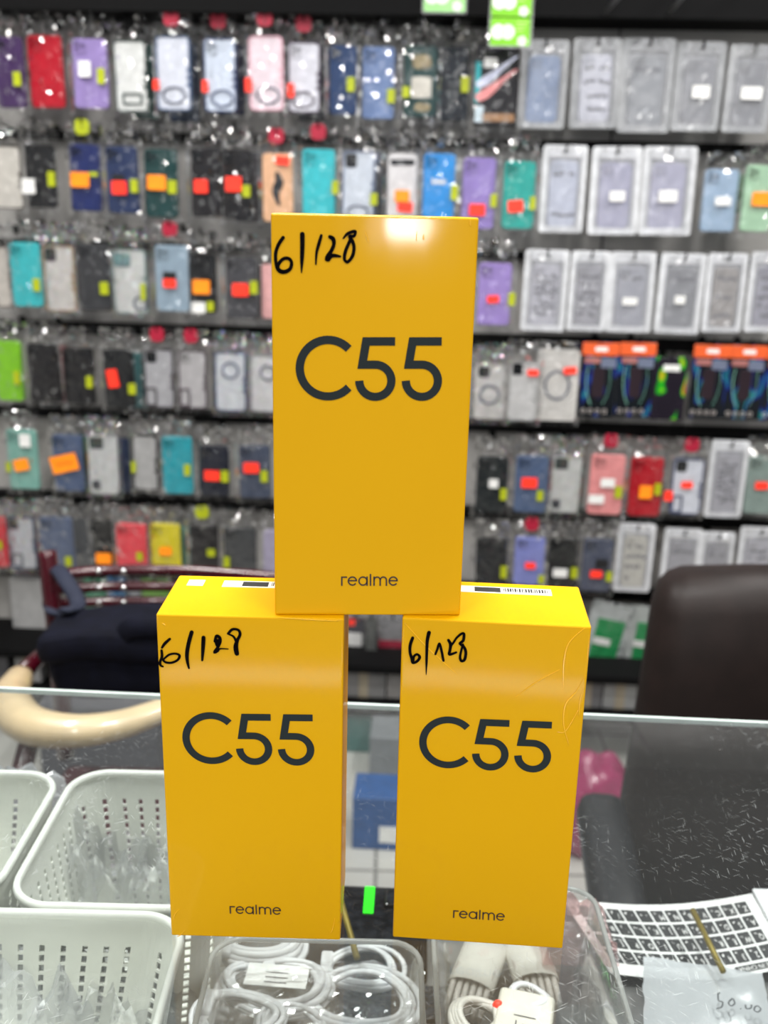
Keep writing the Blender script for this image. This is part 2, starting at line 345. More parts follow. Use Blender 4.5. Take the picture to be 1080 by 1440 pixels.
def pouch(x0, x1, y0, y1, label, body=(128, 130, 138), st=(), cut=.13, lines=0, tint=None, lean=0, off=.105, arch=False, inner=(.14, .16), name='phone_case_pouch'):
    seedc[0] += 1; xc, ym = (x0 + x1) / 2, (y0 + y1) / 2
    s, zt, zb_ = place(xc, y0, y1, off); h = zt - zb_; wd = at_wall(x1, ym, off)[0] - at_wall(x0, ym, off)[0]
    lx = abs(ray(xc, ym).x) ; wd *= .93
    t = empty(name, wl(s, zt - .012, off), -YAW, label, 'phone case', 'white zip pouches hanging on the wall')
    t.rotation_euler.y = math.radians(lean + R.uniform(-.7, .7)); zc = .012 - h / 2; b = wd * inner[0]
    bm = bmesh.new(); add_frame(bm, wd, h * .985, .008, b, -.004, .001, 0, zc, 5)
    for v in bm.verts: v.co.y += .003 * noise.noise(Vector((v.co.x * 40, v.co.z * 30, seedc[0])))
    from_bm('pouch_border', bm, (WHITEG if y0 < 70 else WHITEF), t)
    bm = bmesh.new()      # header flap with the punched hole left open around the hook
    ht = h * cut; ztop = zc + h / 2 * .985 - .001
    for (a, c) in ((-wd / 2 + .004, -.008), (.008, wd / 2 - .004)): add_box(bm, a, c, -.0035, .0005, ztop - ht, ztop, .001)
    add_box(bm, -.009, .009, -.0035, .0005, ztop - ht, ztop - .016, .001)
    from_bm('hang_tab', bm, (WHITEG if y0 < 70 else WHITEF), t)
    slab('backing', wd - .006, h - .012, .006, .0012, .0022, c2m((150, 152, 156) if tint is None else tint, .4), t, 0, zc, .0003, 3)
    sw, sh = wd - 2 * b - .004, h * (1 - cut) - b - .006; cz = zc - h * cut / 2 + b * .15
    bd = slab('case', sw * .92, sh * .97, .012 if not arch else sw * .4, -.0035, .001, c2m(body, .3, coat=.2), t, 0, cz, .001)
    slab('camera_opening', sw * .32, sh * .16, .004, -.0042, -.003, c2m(tuple(int(v * .86) for v in body), .3), bd, -sw * .22, cz + sh * .37, .0004)
    if lines:
        bm = bmesh.new(); r2 = random.Random(seedc[0])
        for q in range(lines):
            z = cz + sh * (.3 - .6 * q / max(1, lines - 1)); x = -sw * .34
            while x < sw * .32:
                l = r2.uniform(.003, .009)
                if r2.random() < .8: add_ribbon(bm, [(x, z + r2.uniform(-.001, .001)), (x + l * .5, z + r2.uniform(-.003, .003)), (x + l, z)], .0065, lambda u, v: (u, -.0046, v))
                x += l + .002
        from_bm('printed_pattern', bm, INK, t)
    crumple('window_film', wd * .97, h * .96, zc + h * .48, seedc[0], MILK, t, y=-.010, amp=.003, top=.02, nx=9, nz=14)
    stickers(t, st, s, zt - .012, off, -.0135)
    hook(s, zt - .02, off); return t

C = case_packet; B = back_packet; Pq = pouch
# ---- row 1
def camo(t, sw, h, zc):
    slab('graphic_plate', sw * .62, h * .3, .006, -.0066, -.004, mat('cream_plate', (200, 196, 186), .6), t, .003, zc - h * .08, .0005)
    slab('graphic_top', sw * .6, h * .2, .012, -.0064, -.004, mat('camouflage_print', (138, 126, 98), .7, var=.5, scale=90), t, .003, zc + h * .28, .0005)
    slab('graphic_base', sw * .5, h * .12, .012, -.0064, -.004, mat('camouflage_print', (138, 126, 98), .7, var=.5, scale=90), t, .006, zc - h * .36, .0005)
def swoosh(t, sw, h, zc):
    for nm, c, dz, sc in (('pink_stripe', (236, 150, 150), -.004, 1), ('white_stripe', (214, 218, 240), .022, .95)):
        bm = bmesh.new(); pts = smooth_pts([(-.46 * sw, -.024 + dz), (-.2 * sw, -.010 + dz), (.1 * sw, .012 + dz), (.46 * sw, .036 + dz)], 5)
        n = len(pts); add_ribbon(bm, pts, [.020 * sc * (1 - abs(.28 - i / (n - 1)) * 1.3) + .001 for i in range(n)], lambda u, v: (u, -.0064, zc + v)); from_bm(nm, bm, c2m(c, .4), t)
    slab('teal_edge', sw * .12, h * .5, .002, -.0062, -.004, c2m((40, 168, 176), .4), t, -sw * .44, zc + .005, .0003)
    slab('tan_band', sw * .8, h * .1, .002, -.0062, -.004, c2m((150, 112, 78), .5), t, sw * .05, zc - h * .4, .0003)
    slab('pale_corner', sw * .2, h * .2, .002, -.0062, -.004, c2m((190, 205, 214), .4), t, -sw * .38, zc - h * .36, .0003)
    slab('price_slip', sw * .3, h * .12, .002, -.0068, -.004, WHITEL, t, -sw * .16, zc + h * .27, .0003)
C(15, 52, 152, 40, (62, 38, 82), 'dark purple case with yellow tag, top row far left', [('yellow', 27, 112, 12, 18)])
C(65, 50, 152, 48, (176, 22, 40), 'glossy red case with white glints, second from left in the top row', rough=.15)
C(128, 55, 153, 48, (148, 128, 186), 'lilac case with yellow tag, third from left in the top row', [('yellow', 145, 108, 12, 20), ('white', 122, 98, 16, 18)])
C(184, 58, 157, 44, (214, 216, 214), 'white case with a dark square outline near its foot, top row', cam_=None, ring=(.02, -.32, .32, .085, True), header='black', clear=(70, 84, 80))
C(245, 52, 155, 46, (206, 210, 222), 'white case with navy ring under a red header, left of three alike, top row', [('red', 222, 120, 8, 12)], cam_=None, ring=(.0, -.3, .34, .11, False), header='red', clear=(60, 84, 120))
C(310, 55, 157, 44, (196, 206, 222), 'bluish white case with navy camera and ring, red header, top row', [('red', 290, 122, 8, 14)], ring=(.05, -.32, .34, .11, False), header='red', clear=(50, 64, 104))
C(374, 52, 155, 46, (222, 206, 214), 'pinkish white ringed case with red header, top row', [('red', 350, 120, 9, 16)], cam_=None, ring=(.05, -.3, .34, .11, False), header='red', clear=(220, 170, 184))
C(428, 60, 158, 44, (208, 208, 218), 'pale grey ringed case with red header, left of the navy blue case, top row', [('red', 410, 128, 9, 16)], ring=(-.02, -.32, .34, .11, False), header='red', clear=(80, 70, 86))
C(482, 64, 162, 38, (34, 58, 98), 'navy blue case with yellow tag in the top row', [('yellow', 493, 120, 12, 18)])
C(532, 66, 168, 46, (98, 122, 168), 'steel blue case with strong glare and yellow tag, top row', [('yellow', 550, 136, 12, 18)], rough=.15)
C(590, 65, 165, 46, (38, 66, 66), 'dark green case with camouflage and cream plate graphic, top row', [('yellow', 570, 130, 11, 14)], cam_=None, extra=camo)
C(635, 66, 170, 46, (22, 30, 40), 'blue-black case with yellow tag under the left green price card', [('yellow', 653, 120, 12, 20)])
C(698, 62, 177, 60, (20, 18, 24), 'black case with white and pink sweeping stripes below the green price cards', cam_=None, extra=swoosh, bagtop=.03)
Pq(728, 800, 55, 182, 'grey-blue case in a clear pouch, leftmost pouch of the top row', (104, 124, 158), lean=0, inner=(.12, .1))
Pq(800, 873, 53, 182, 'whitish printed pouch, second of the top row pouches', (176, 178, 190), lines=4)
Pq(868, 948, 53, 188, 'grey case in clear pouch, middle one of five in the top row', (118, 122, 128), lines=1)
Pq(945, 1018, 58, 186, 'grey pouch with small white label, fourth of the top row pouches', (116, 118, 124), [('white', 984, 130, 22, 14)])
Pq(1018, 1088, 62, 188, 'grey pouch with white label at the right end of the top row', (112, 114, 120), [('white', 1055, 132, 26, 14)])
B(203, 62, 168, 40, (20, 70, 62), 'green case edge behind the white case with the square outline')
B(258, 60, 172, 44, (30, 44, 66), 'navy case edge behind the ringed case left of three, top row')
B(322, 62, 163, 44, (36, 42, 62), 'dark blue case edge behind the bluish white ringed case')
B(608, 68, 168, 46, (22, 24, 28), 'black case edge behind the camouflage graphic case')
B(440, 64, 170, 44, (28, 28, 34), 'black case edge behind the pale grey ringed case')
# ---- row 2
def figure(t, sw, h, zc):
    bm = bmesh.new(); add_ribbon(bm, smooth_pts([(.0, .03), (.004, .012), (-.004, -.01), (.003, -.035)], 5), [.010, .012, .014, .016, .018, .020, .020, .02, .02, .018, .016, .014, .012, .01, .008, .006], lambda u, v: (u, -.0064, zc + v), caps=True)
    from_bm('dark_motif', bm, mat('dark_motif', (40, 46, 54), .6), t)
def script(t, sw, h, zc):
    bm = bmesh.new()
    for q in range(3): add_ribbon(bm, smooth_pts([(-.016 + .011 * q, -.004), (-.013 + .011 * q, .006), (-.011 + .011 * q, -.005), (-.006 + .011 * q, .003)], 4), .003, lambda u, v: (u, -.0064, zc + .012 + v))
    from_bm('white_writing', bm, WHITEL, t)
C(12, 205, 293, 40, (196, 192, 184), 'clear case with brown bumper, left end of the second row', cam_=None, clear=(58, 50, 46))
C(58, 203, 292, 42, (22, 22, 24), 'black case with white sticker low left, second row', [('white', 43, 262, 18, 18), ('yellow', 75, 252, 12, 20)])
C(122, 203, 297, 42, (30, 42, 96), 'royal navy case with orange price sticker and yellow header, second row', [('orange', 116, 253, 25, 18), ('yellow', 135, 245, 14, 6)], header='yellow')
C(172, 206, 300, 44, (36, 50, 86), 'navy case with red price sticker, second row', [('red', 169, 264, 20, 16), ('yellow', 190, 262, 12, 18), ('black', 168, 250, 16, 8)])
C(228, 210, 306, 46, (26, 62, 62), 'dark green case with orange price sticker, second row', [('orange', 223, 257, 25, 18), ('yellow', 245, 263, 14, 18)])
C(290, 208, 305, 42, (24, 22, 26), 'black case with small red sticker, left of two alike, second row', [('red', 284, 262, 18, 16)])
C(333, 210, 308, 42, (20, 18, 22), 'black case with wide red sticker and yellow tag, second row', [('red', 329, 259, 22, 18), ('yellow', 347, 269, 13, 16)])
C(390, 216, 312, 42, (226, 178, 140), 'peach case with a dark motif and red sticker, second row', [('red', 398, 226, 18, 10, -5)], cam_=None, extra=figure, header='red', holo=False)
C(448, 210, 312, 46, (52, 186, 196), 'turquoise case with red header in the second row', [('yellow', 472, 264, 11, 18)], header='red')
C(505, 213, 312, 44, (196, 204, 216), 'white case with navy camera and ring, second row', [('yellow', 527, 280, 11, 16)], cam_='dark', ring=(.0, -.36, .34, .09, False), clear=(90, 104, 134))
C(565, 216, 310, 42, (216, 214, 216), 'white case with black camera bar, orange and red stickers', [('orange', 565, 276, 19, 14), ('red', 569, 291, 20, 12, -5)], cam_='bar')
C(617, 216, 310, 44, (34, 138, 214), 'bright blue case with white writing, second row', [('yellow', 639, 271, 11, 20)], extra=script)
C(673, 222, 322, 46, (142, 122, 190), 'lilac case with red sticker right of the bright blue case', [('red', 671, 295, 21, 14), ('yellow', 694, 282, 10, 18)])
C(729, 227, 322, 44, (20, 158, 148), 'teal green case with red sticker, second row', [('red', 724, 290, 20, 14, 5), ('yellow', 748, 286, 9, 18)])
Pq(758, 825, 203, 328, 'lavender grey pouch with thick white border, second row', (172, 178, 196), lines=2)
Pq(826, 901, 205, 331, 'white bordered pouch with arched case and label, second row', (152, 152, 176), [('white', 866, 276, 20, 12)], arch=False, lean=0)
Pq(897, 978, 205, 332, 'widest white bordered pouch with white label, second row', (156, 156, 178), [('white', 937, 276, 24, 14)])
C(1011, 238, 326, 48, (150, 172, 196), 'pale blue case with cream label, second row right side', [('white', 1014, 283, 20, 10)], bagtop=.035)
C(1066, 232, 326, 42, (160, 196, 166), 'pale green case with orange sticker at the right end of the second row', [('orange', 1070, 280, 26, 16)], bagtop=.04)
B(1030, 245, 300, 40, (40, 120, 60), 'green case edge behind the pale blue and pale green cases')
B(350, 214, 312, 42, (60, 60, 66), 'charcoal case edge behind the black case with wide red sticker')
B(522, 216, 312, 44, (60, 62, 70), 'dark grey case edge behind the white case with navy camera and ring, second row')
# ---- row 3
def teal_cam(t, sw, h, zc):
    slab('teal_print', sw * .5, h * .22, .008, -.0068, -.004, mat('teal_marble', (96, 130, 132), .5, var=.4, scale=120), t, -sw * .2, zc + h * .34, .0004)
C(4, 347, 431, 24, (190, 184, 176), 'clear case cut off by the left frame edge, third row', cam_=None, clear=(80, 60, 50))
C(37, 341, 431, 42, (54, 176, 182), 'turquoise case with yellow tag, third row left', [('yellow', 54, 400, 12, 18)])
C(85, 346, 437, 42, (204, 200, 196), 'clear case with gold edge and brown camera, third row', cam_='dark', clear=(150, 120, 84), holo=True)
C(133, 343, 437, 44, (52, 53, 56), 'charcoal case with yellow tag, third row', [('yellow', 149, 405, 14, 18)])
C(183, 351, 440, 46, (206, 208, 206), 'white case with teal marbled camera print, third row', [('yellow', 203, 410, 8, 24)], cam_=None, extra=teal_cam, ring=(.3, -.34, .2, .1, False), clear=(120, 140, 138), holo=True)
C(243, 345, 438, 46, (140, 160, 176), 'grey-blue case with red header and red sticker, third row', [('red', 241, 398, 18, 11), ('black', 241, 387, 18, 9)], header='red')
C(286, 357, 440, 38, (24, 24, 26), 'black case with orange sticker and white label at its foot', [('orange', 285, 403, 24, 18), ('white', 281, 432, 20, 14), ('yellow', 298, 430, 12, 14)])
C(340, 362, 448, 44, (66, 66, 70), 'dark grey case with red sticker left of the top yellow box', [('red', 339, 407, 22, 16), ('yellow', 358, 404, 12, 18)])
C(381, 372, 448, 26, (226, 170, 168), 'pale pink case half hidden behind the top yellow box', cam_=None)
C(695, 370, 457, 46, (150, 128, 194), 'lilac case with tiny red sticker right of the top yellow box', [('red', 693, 420, 16, 9, 5), ('yellow', 719, 420, 11, 18)])
Pq(733, 800, 350, 466, 'white pouch with grey print all over, third row', (168, 168, 178), lines=8)
Pq(798, 857, 352, 466, 'white pouch with dark printed lines, second of the third row', (140, 140, 148), lines=6)
Pq(852, 921, 353, 468, 'white pouch with thin white label, third row', (146, 148, 158), [('white', 884, 423, 20, 9)], lines=1)
Pq(922, 991, 355, 470, 'white pouch with dark grey case and small label, third row', (120, 122, 128), [('white', 955, 421, 14, 10)], lines=1)
Pq(988, 1048, 355, 468, 'narrow brownish grey pouch, third row', (138, 134, 132), lines=3)
Pq(1048, 1112, 353, 468, 'white pouch cut off by the right frame edge, third row', (138, 138, 150), lines=5)
B(100, 348, 437, 42, (90, 70, 60), 'brown case edge behind the gold edged clear case')
B(355, 364, 448, 44, (50, 50, 54), 'charcoal case edge behind the dark grey case, third row')
# ---- row 4
C(14, 479, 563, 36, (122, 190, 22), 'lime green case at the left end of the fourth row', [('yellow', 27, 530, 10, 20)], cam_=None)
C(62, 483, 565, 44, (22, 20, 22), 'plain black case beside the lime green case', [('black', 65, 516, 12, 3)])
C(112, 489, 568, 42, (20, 19, 21), 'black case with yellow tag, second of three black ones', [('yellow', 128, 536, 11, 18)])
C(167, 491, 572, 42, (24, 26, 28), 'black case with tall red sticker, fourth row', [('red', 160, 531, 15, 24, 8), ('yellow', 187, 546, 13, 16)])
C(225, 491, 572, 40, (164, 164, 168), 'grey backed case with red header, left of a pair, fourth row', cam_='dark', ring=(-.3, -.32, .2, .16, True), header='red', clear=(62, 56, 62))
C(272, 493, 573, 38, (172, 170, 172), 'grey backed case with red header, right of a pair, fourth row', cam_='2', ring=(-.3, -.32, .2, .16, True), header='red', clear=(70, 58, 66))
C(325, 496, 577, 42, (208, 212, 218), 'white case with navy circle in its upper half, fourth row', cam_=None, ring=(.0, .2, .26, .13, False), clear=(60, 76, 110), holo=True)
C(374, 500, 578, 38, (206, 206, 208), 'white case touching the left edge of the top yellow box, fourth row', cam_=None, ring=(.1, .2, .26, .13, False), clear=(150, 150, 154), holo=True)
C(690, 513, 588, 44, (196, 194, 192), 'whitish case with centre ring right of the top yellow box, fourth row', cam_='dark', ring=(-.05, -.05, .3, .17, False), clear=(180, 176, 172), holo=True)
C(736, 508, 590, 40, (186, 186, 186), 'clear grey case with red sticker by its camera, fourth row', [('red', 749, 523, 15, 8)], cam_='dark', clear=(150, 150, 150))
C(783, 492, 590, 56, (196, 194, 190), 'wide pale case with a faint circle and red sticker, fourth row', [('red', 801, 520, 18, 9, 6)], cam_=None, ring=(0, 0, .3, .2, False), clear=(214, 212, 208), bagtop=.022)
def holo_mat(i, green=False):
    nm = 'holographic_card_%d' % i
    if nm in _M: return _M[nm]
    m, nt, out = nodes(nm); N, L = nt.nodes, nt.links
    b = N.new('ShaderNodeBsdfPrincipled'); b.inputs['Roughness'].default_value = .25; b.inputs['Metallic'].default_value = .2
    tc = N.new('ShaderNodeTexCoord'); mp = N.new('ShaderNodeMapping'); mp.inputs['Location'].default_value = (i * 1.7, 0, i * .6); mp.inputs['Scale'].default_value = (30, 30, 13)
    nz = N.new('ShaderNodeTexNoise'); nz.inputs['Scale'].default_value = 1; nz.inputs['Detail'].default_value = 1
    rp = N.new('ShaderNodeValToRGB'); e = rp.color_ramp.elements
    if green: cs = [(0, (20, 16, 26)), (.53, (34, 28, 40)), (.575, (30, 190, 30)), (.62, (200, 180, 30)), (.66, (210, 60, 40)), (.74, (52, 44, 60))]
    else: cs = [(0, (14, 14, 20)), (.5, (18, 24, 30)), (.57, (24, 44, 130)), (.62, (34, 130, 130)), (.66, (20, 40, 44)), (.75, (26, 22, 30))]
    e[0].position = 0; e[0].color = (*lin(cs[0][1]), 1); e[1].position = cs[-1][0]; e[1].color = (*lin(cs[-1][1]), 1)
    for p, c in cs[1:-1]: x = e.new(p); x.color = (*lin(c), 1)
    L.new(tc.outputs['Object'], mp.inputs[0]); L.new(mp.outputs[0], nz.inputs['Vector']); L.new(nz.outputs['Fac'], rp.inputs[0]); L.new(rp.outputs[0], b.inputs['Base Color'])
    L.new(b.outputs[0], out.inputs[0]); _M[nm] = m; return m
def holo(px, y0, y1, wpx, i, label, orange=True, off=.1, lean=0):
    seedc[0] += 1; s, zt, zb_ = place(px, y0, y1, off); h = zt - zb_; w_ = wpx / 592.
    t = empty('screen_protector_pack', wl(s, zt - .01, off), -YAW, label, 'screen protector', 'holographic screen protector packs'); zc = .01 - h / 2
    t.rotation_euler.y = math.radians(lean)
    slab('card', w_, h, .004, -.003, .003, holo_mat(i, not orange), t, 0, zc, .0008)
    if orange:
        slab('orange_header', w_ * 1.0, h * .17, .003, -.0042, -.002, ORG, t, 0, .01 - h * .09, .0004)
        slab('header_mark', w_ * .35, h * .06, .003, -.0048, -.003, WHITEL, t, .002, .01 - h * .09, .0003)
        slab('info_panel', w_ * .42, h * .13, .003, -.004, -.002, c2m((104, 112, 134), .4), t, w_ * .25, .01 - h * .27, .0004)
        slab('info_panel', w_ * .44, h * .08, .003, -.004, -.002, c2m((160, 104, 100), .4), t, -w_ * .2, .01 - h * .24, .0004)
        bm = bmesh.new()
        for sx, lw in ((-1, .0016), (1, .0008)): add_ribbon(bm, smooth_pts([(sx * w_ * .30, zc + h * .18), (sx * w_ * .33, zc), (sx * w_ * .27, zc - h * .2), (sx * w_ * .16, zc - h * .33)], 6), lw, lambda u, v: (u, -.0036, v))
        from_bm('phone_outline', bm, c2m((130, 190, 170), .3), t)
        slab('phone_picture', w_ * .34, h * .42, .01, -.0036, -.002, c2m((44, 34, 40), .3), t, 0, zc - h * .03, .0004)
        for k in range(4):
            bm = bmesh.new(); add_tube(bm, [(-w_ * .36 + k * w_ * .2 + .0042 * math.cos(a * PI / 6), -.0038, zc - h * .42 + .0046 * math.sin(a * PI / 6)) for a in range(12)], .0011, 5, closed=True)
            from_bm('round_icon', bm, c2m((180, 172, 168), .4), t)
    else:
        slab('label_sticker', w_ * .5, h * .1, .002, -.004, -.002, WHITEL, t, .002, .01 - h * .17, .0003)
    hook(s, zt - .004, off); return t
holo(841, 481, 586, 50, 1, 'blue holographic pack with orange header, leftmost of five')
holo(893, 481, 586, 50, 2, 'holographic pack with orange header and yellow-green glow, second of five')
holo(940, 502, 590, 46, 3, 'dark glitter pack without orange header, green and red shine', orange=False)
holo(996, 484, 588, 49, 4, 'blue holographic pack just right of the green glitter pack')
holo(1047, 485, 590, 50, 5, 'dark holographic pack with violet glint, second from the right')
holo(1098, 487, 592, 48, 6, 'holographic pack cut by the right frame edge')
B(192, 496, 573, 42, (60, 110, 112), 'teal case edge behind the black case with tall red sticker')
B(78, 486, 565, 44, (140, 80, 84), 'rose case edge behind the plain black case, fourth row')
# ---- row 5
def blocks(t, sw, h, zc):
    slab('dark_block', sw * .5, h * .2, .005, -.0068, -.004, c2m((34, 44, 46), .4), t, -sw * .22, zc + h * .38, .0004)
    slab('dark_hook_print', sw * .3, h * .16, .004, -.0068, -.004, c2m((44, 50, 54), .4), t, -sw * .3, zc - h * .36, .0004)
C(33, 604, 687, 42, (120, 172, 160), 'mint case with orange sticker, fifth row left end', [('orange', 33, 652, 22, 16, 12), ('white', 38, 618, 16, 18), ('yellow', 15, 655, 8, 16)])
C(97, 611, 690, 42, (72, 88, 120), 'slate blue case with a big scribbled orange sticker', [('orange', 93, 650, 40, 24, 14)])
C(147, 613, 693, 38, (204, 206, 206), 'white case with dark corner blocks left of the top box, fifth row', cam_=None, extra=blocks, clear=(190, 192, 192), holo=True)
C(206, 612, 688, 34, (168, 168, 168), 'grey clear case with black edge, fifth row', [('yellow', 191, 655, 8, 18)], clear=(30, 30, 32), cam_=None)
C(250, 614, 694, 42, (34, 152, 166), 'deep turquoise case with yellow tag, fifth row', [('yellow', 265, 659, 11, 18)])
C(302, 626, 697, 42, (26, 30, 44), 'dark navy case with red sticker, fifth row', [('red', 300, 667, 22, 14), ('yellow', 318, 668, 13, 18)])
C(358, 626, 700, 44, (66, 74, 92), 'slate case with red sticker beside the top yellow box, fifth row', [('red', 354, 656, 22, 14), ('yellow', 372, 668, 12, 18)])
C(692, 642, 720, 44, (26, 32, 34), 'black case with small white label, fifth row right', [('white', 694, 678, 13, 12), ('yellow', 708, 693, 11, 18)])
C(747, 641, 720, 46, (76, 94, 126), 'slate blue case with red sticker, fifth row right', [('red', 744, 677, 22, 14), ('yellow', 759, 695, 11, 16)])
C(796, 642, 719, 38, (202, 204, 202), 'white case with black camera block, fifth row right', cam_=None, extra=blocks, clear=(180, 184, 182), holo=True)
C(853, 639, 723, 48, (228, 146, 146), 'salmon pink case with two white labels, fifth row', [('white', 854, 677, 20, 12), ('white', 838, 700, 22, 12), ('yellow', 869, 690, 12, 18)], header='red')
C(907, 643, 725, 46, (176, 18, 34), 'red case with orange writing sticker, fifth row', [('orange', 906, 690, 18, 18), ('yellow', 923, 686, 11, 18)])
C(965, 645, 722, 42, (206, 210, 220), 'white case with navy camera and red header, fifth row', [('red', 964, 680, 16, 9), ('red', 938, 695, 12, 14)], cam_='dark', header='red', ring=(-.28, -.32, .18, .16, True), clear=(64, 72, 104))
Pq(993, 1050, 618, 728, 'white pouch full of grey printed lines, fifth row', (150, 150, 158), lines=9)
C(1069, 641, 722, 44, (130, 148, 142), 'grey-green case with red sticker, right end of the fifth row', [('red', 1068, 681, 18, 10)], bagtop=.05)
B(118, 612, 690, 40, (60, 110, 60), 'green case edge behind the slate blue case with the scribbled sticker')
B(165, 616, 692, 38, (44, 56, 84), 'navy case edge behind the white case with dark corner blocks')
B(232, 616, 690, 34, (120, 110, 110), 'grey case edge between the black edged and turquoise cases')
B(766, 645, 718, 44, (24, 40, 60), 'dark navy case edge behind the slate blue case, fifth row right')
# ---- row 6
C(2, 727, 797, 16, (196, 26, 44), 'red case cut off by the left frame edge, sixth row', [('yellow', 3, 764, 8, 14)], cam_=None)
C(31, 727, 798, 38, (190, 192, 198), 'white case with navy camera at the left of the sixth row', cam_='dark', ring=(-.2, -.34, .2, .14, True), clear=(54, 62, 90), holo=True)
C(80, 727, 803, 46, (80, 92, 118), 'slate blue case behind the maroon chair post, sixth row', [('yellow', 98, 787, 12, 16)])
C(147, 731, 801, 36, (26, 26, 26), 'black case with orange sticker above the maroon slats', [('orange', 147, 783, 23, 16)])
C(186, 736, 803, 42, (222, 62, 74), 'coral red case above the maroon slats', [('yellow', 199, 780, 11, 14)])
C(233, 736, 808, 42, (214, 200, 24), 'bright yellow case with orange sticker, sixth row', [('orange', 234, 773, 18, 12)])
C(287, 738, 811, 40, (26, 24, 26), 'black case with yellow header, sixth row', [('yellow', 298, 775, 14, 12)], header='yellow')
C(338, 741, 812, 44, (62, 64, 66), 'dark grey case behind the top edge of the left box', [('yellow', 320, 788, 11, 18)])
C(383, 745, 815, 24, (158, 152, 176), 'pale lilac case partly hidden by the top yellow box, sixth row', cam_=None)
C(690, 756, 823, 44, (28, 30, 32), 'black case with yellow tag right of the top box, sixth row', [('yellow', 707, 802, 11, 20)])
C(744, 755, 822, 42, (124, 132, 196), 'periwinkle case with tiny red sticker, sixth row', [('red', 745, 793, 15, 9), ('yellow', 760, 812, 10, 14)], header='red')
C(790, 757, 823, 42, (26, 28, 28), 'black case with white label beside the periwinkle case', [('white', 787, 803, 21, 12), ('yellow', 807, 803, 12, 18)])
C(840, 757, 831, 42, (74, 80, 98), 'slate case with red sticker above the right box corner', [('red', 838, 805, 17, 10), ('yellow', 856, 808, 10, 16), ('black', 846, 790, 18, 12)])
Pq(864, 920, 735, 832, 'cream pouch with khaki print, sixth row', (176, 174, 164), lines=4)
Pq(928, 985, 742, 843, 'white pouch with dark print, left of three in the sixth row', (140, 140, 146), lines=2)
Pq(979, 1030, 747, 845, 'white pouch with small label, middle of three in the sixth row', (136, 136, 142), [('white', 1005, 806, 18, 9)], lines=1)
Pq(1033, 1092, 740, 845, 'white pouch with dense print at the right end of the sixth row', (164, 164, 172), lines=6)
B(120, 730, 800, 44, (100, 102, 104), 'grey clear case edge between slate blue and black cases, sixth row')
B(258, 740, 806, 40, (60, 130, 120), 'teal case edge behind the bright yellow case')
# ---- row 7 and below, seen over the chairs and between the boxes
def card(name, x0, x1, y0, y1, col, label, cat, off=.08, part=None, group=None, rough=.5, lean=0, film_=True):
    seedc[0] += 1; xc = (x0 + x1) / 2; s, zt, zb_ = place(xc, y0, y1, off); h = zt - zb_
    wd = at_wall(x1, y0, off)[0] - at_wall(x0, y0, off)[0]
    t = empty(name, wl(s, zt, off), -YAW, label, cat, group); t.rotation_euler.y = math.radians(lean)
    slab('card', wd, h, .004, -.004, .004, c2m(col, rough), t, 0, -h / 2, .001)
    if part: part(t, wd, h)
    if film_: crumple('bag', wd + .012, h + .01, .004, seedc[0], FILM, t, y=-.009, top=.01)
    hook(s, zt - .006, off); return t
def grn(t, w_, h):
    slab('green_insert', w_ * .66, h * .66, .002, -.0062, -.004, c2m((34, 138, 78), .4), t, .004, -h * .55, .0003)
    slab('insert_label', w_ * .42, h * .09, .003, -.0072, -.005, WHITEL, t, -.008, -h * .52, .0003)
card('film_packet', 830, 890, 848, 952, (176, 182, 182), 'tilted white packet with a light green insert beside the right box', 'packet', part=grn, group='green packets', lean=10)
card('film_packet', 884, 934, 853, 952, (166, 172, 170), 'white packet with a green insert touching the brown chair back', 'packet', part=grn, group='green packets', lean=4)
def clas(t, w_, h):
    me = text_mesh('CLASS', .042); o = link('lettering', me, mat('dark_print', (62, 58, 60), .5), t, (0, -.0062, -h * .55)); o.rotation_euler.x = PI / 2
card('product_box', 930, 1016, 845, 915, (184, 178, 178), 'pale box with CLASS lettering above the brown chair', 'box', part=clas, film_=False, off=.12)
card('product_box', 1022, 1096, 838, 898, (22, 54, 116), 'deep blue box at the right frame edge', 'box', film_=False, off=.09)
card('product_box', 1053, 1100, 856, 905, (186, 184, 186), 'small white box in front of the deep blue box', 'box', film_=False, off=.13)
for i, (x0, x1, y0, y1, c, lb) in enumerate((
        (120, 150, 815, 880, (54, 128, 96), 'green packet behind the maroon slats, leftmost'), (152, 178, 812, 882, (24, 88, 130), 'blue packet behind the maroon slats'),
        (180, 200, 815, 884, (150, 156, 160), 'grey packet behind the maroon slats'), (200, 240, 815, 888, (92, 142, 50), 'leaf green packet beside the left yellow box'),
        (486, 512, 868, 926, (78, 78, 84), 'dark grey packet seen between the boxes with red sticker'), (514, 530, 868, 926, (92, 94, 92), 'plain grey packet seen between the boxes'),
        (532, 572, 868, 926, (132, 132, 134), 'pale grey packet with a crimson band between the boxes'))):
    off_ = .08 + .022 * (i % 2)
    def prt(t, w_, h, i=i):
        if i == 3: slab('price_sticker', .022, .014, .002, -.0062, -.004, STK['red'], t, -.008, -h * .5, .0003); slab('pale_window', .03, .04, .004, -.006, -.004, c2m((150, 190, 178), .4), t, -.008, -h * .78, .0003)
        if i == 4: slab('price_sticker', .02, .018, .002, -.0062, -.004, STK['red'], t, -.010, -.012, .0003); slab('label_sticker', .04, .036, .002, -.0062, -.004, WHITEL, t, -.002, -h * .52, .0003)
        if i == 6: slab('crimson_band', w_ * .95, .022, .002, -.0062, -.004, c2m((150, 40, 60), .4), t, 0, -h * .64, .0003)
    card('film_packet', x0, x1, y0, y1, c, lb, 'packet', part=prt, group='packets on the lowest rail', off=off_)
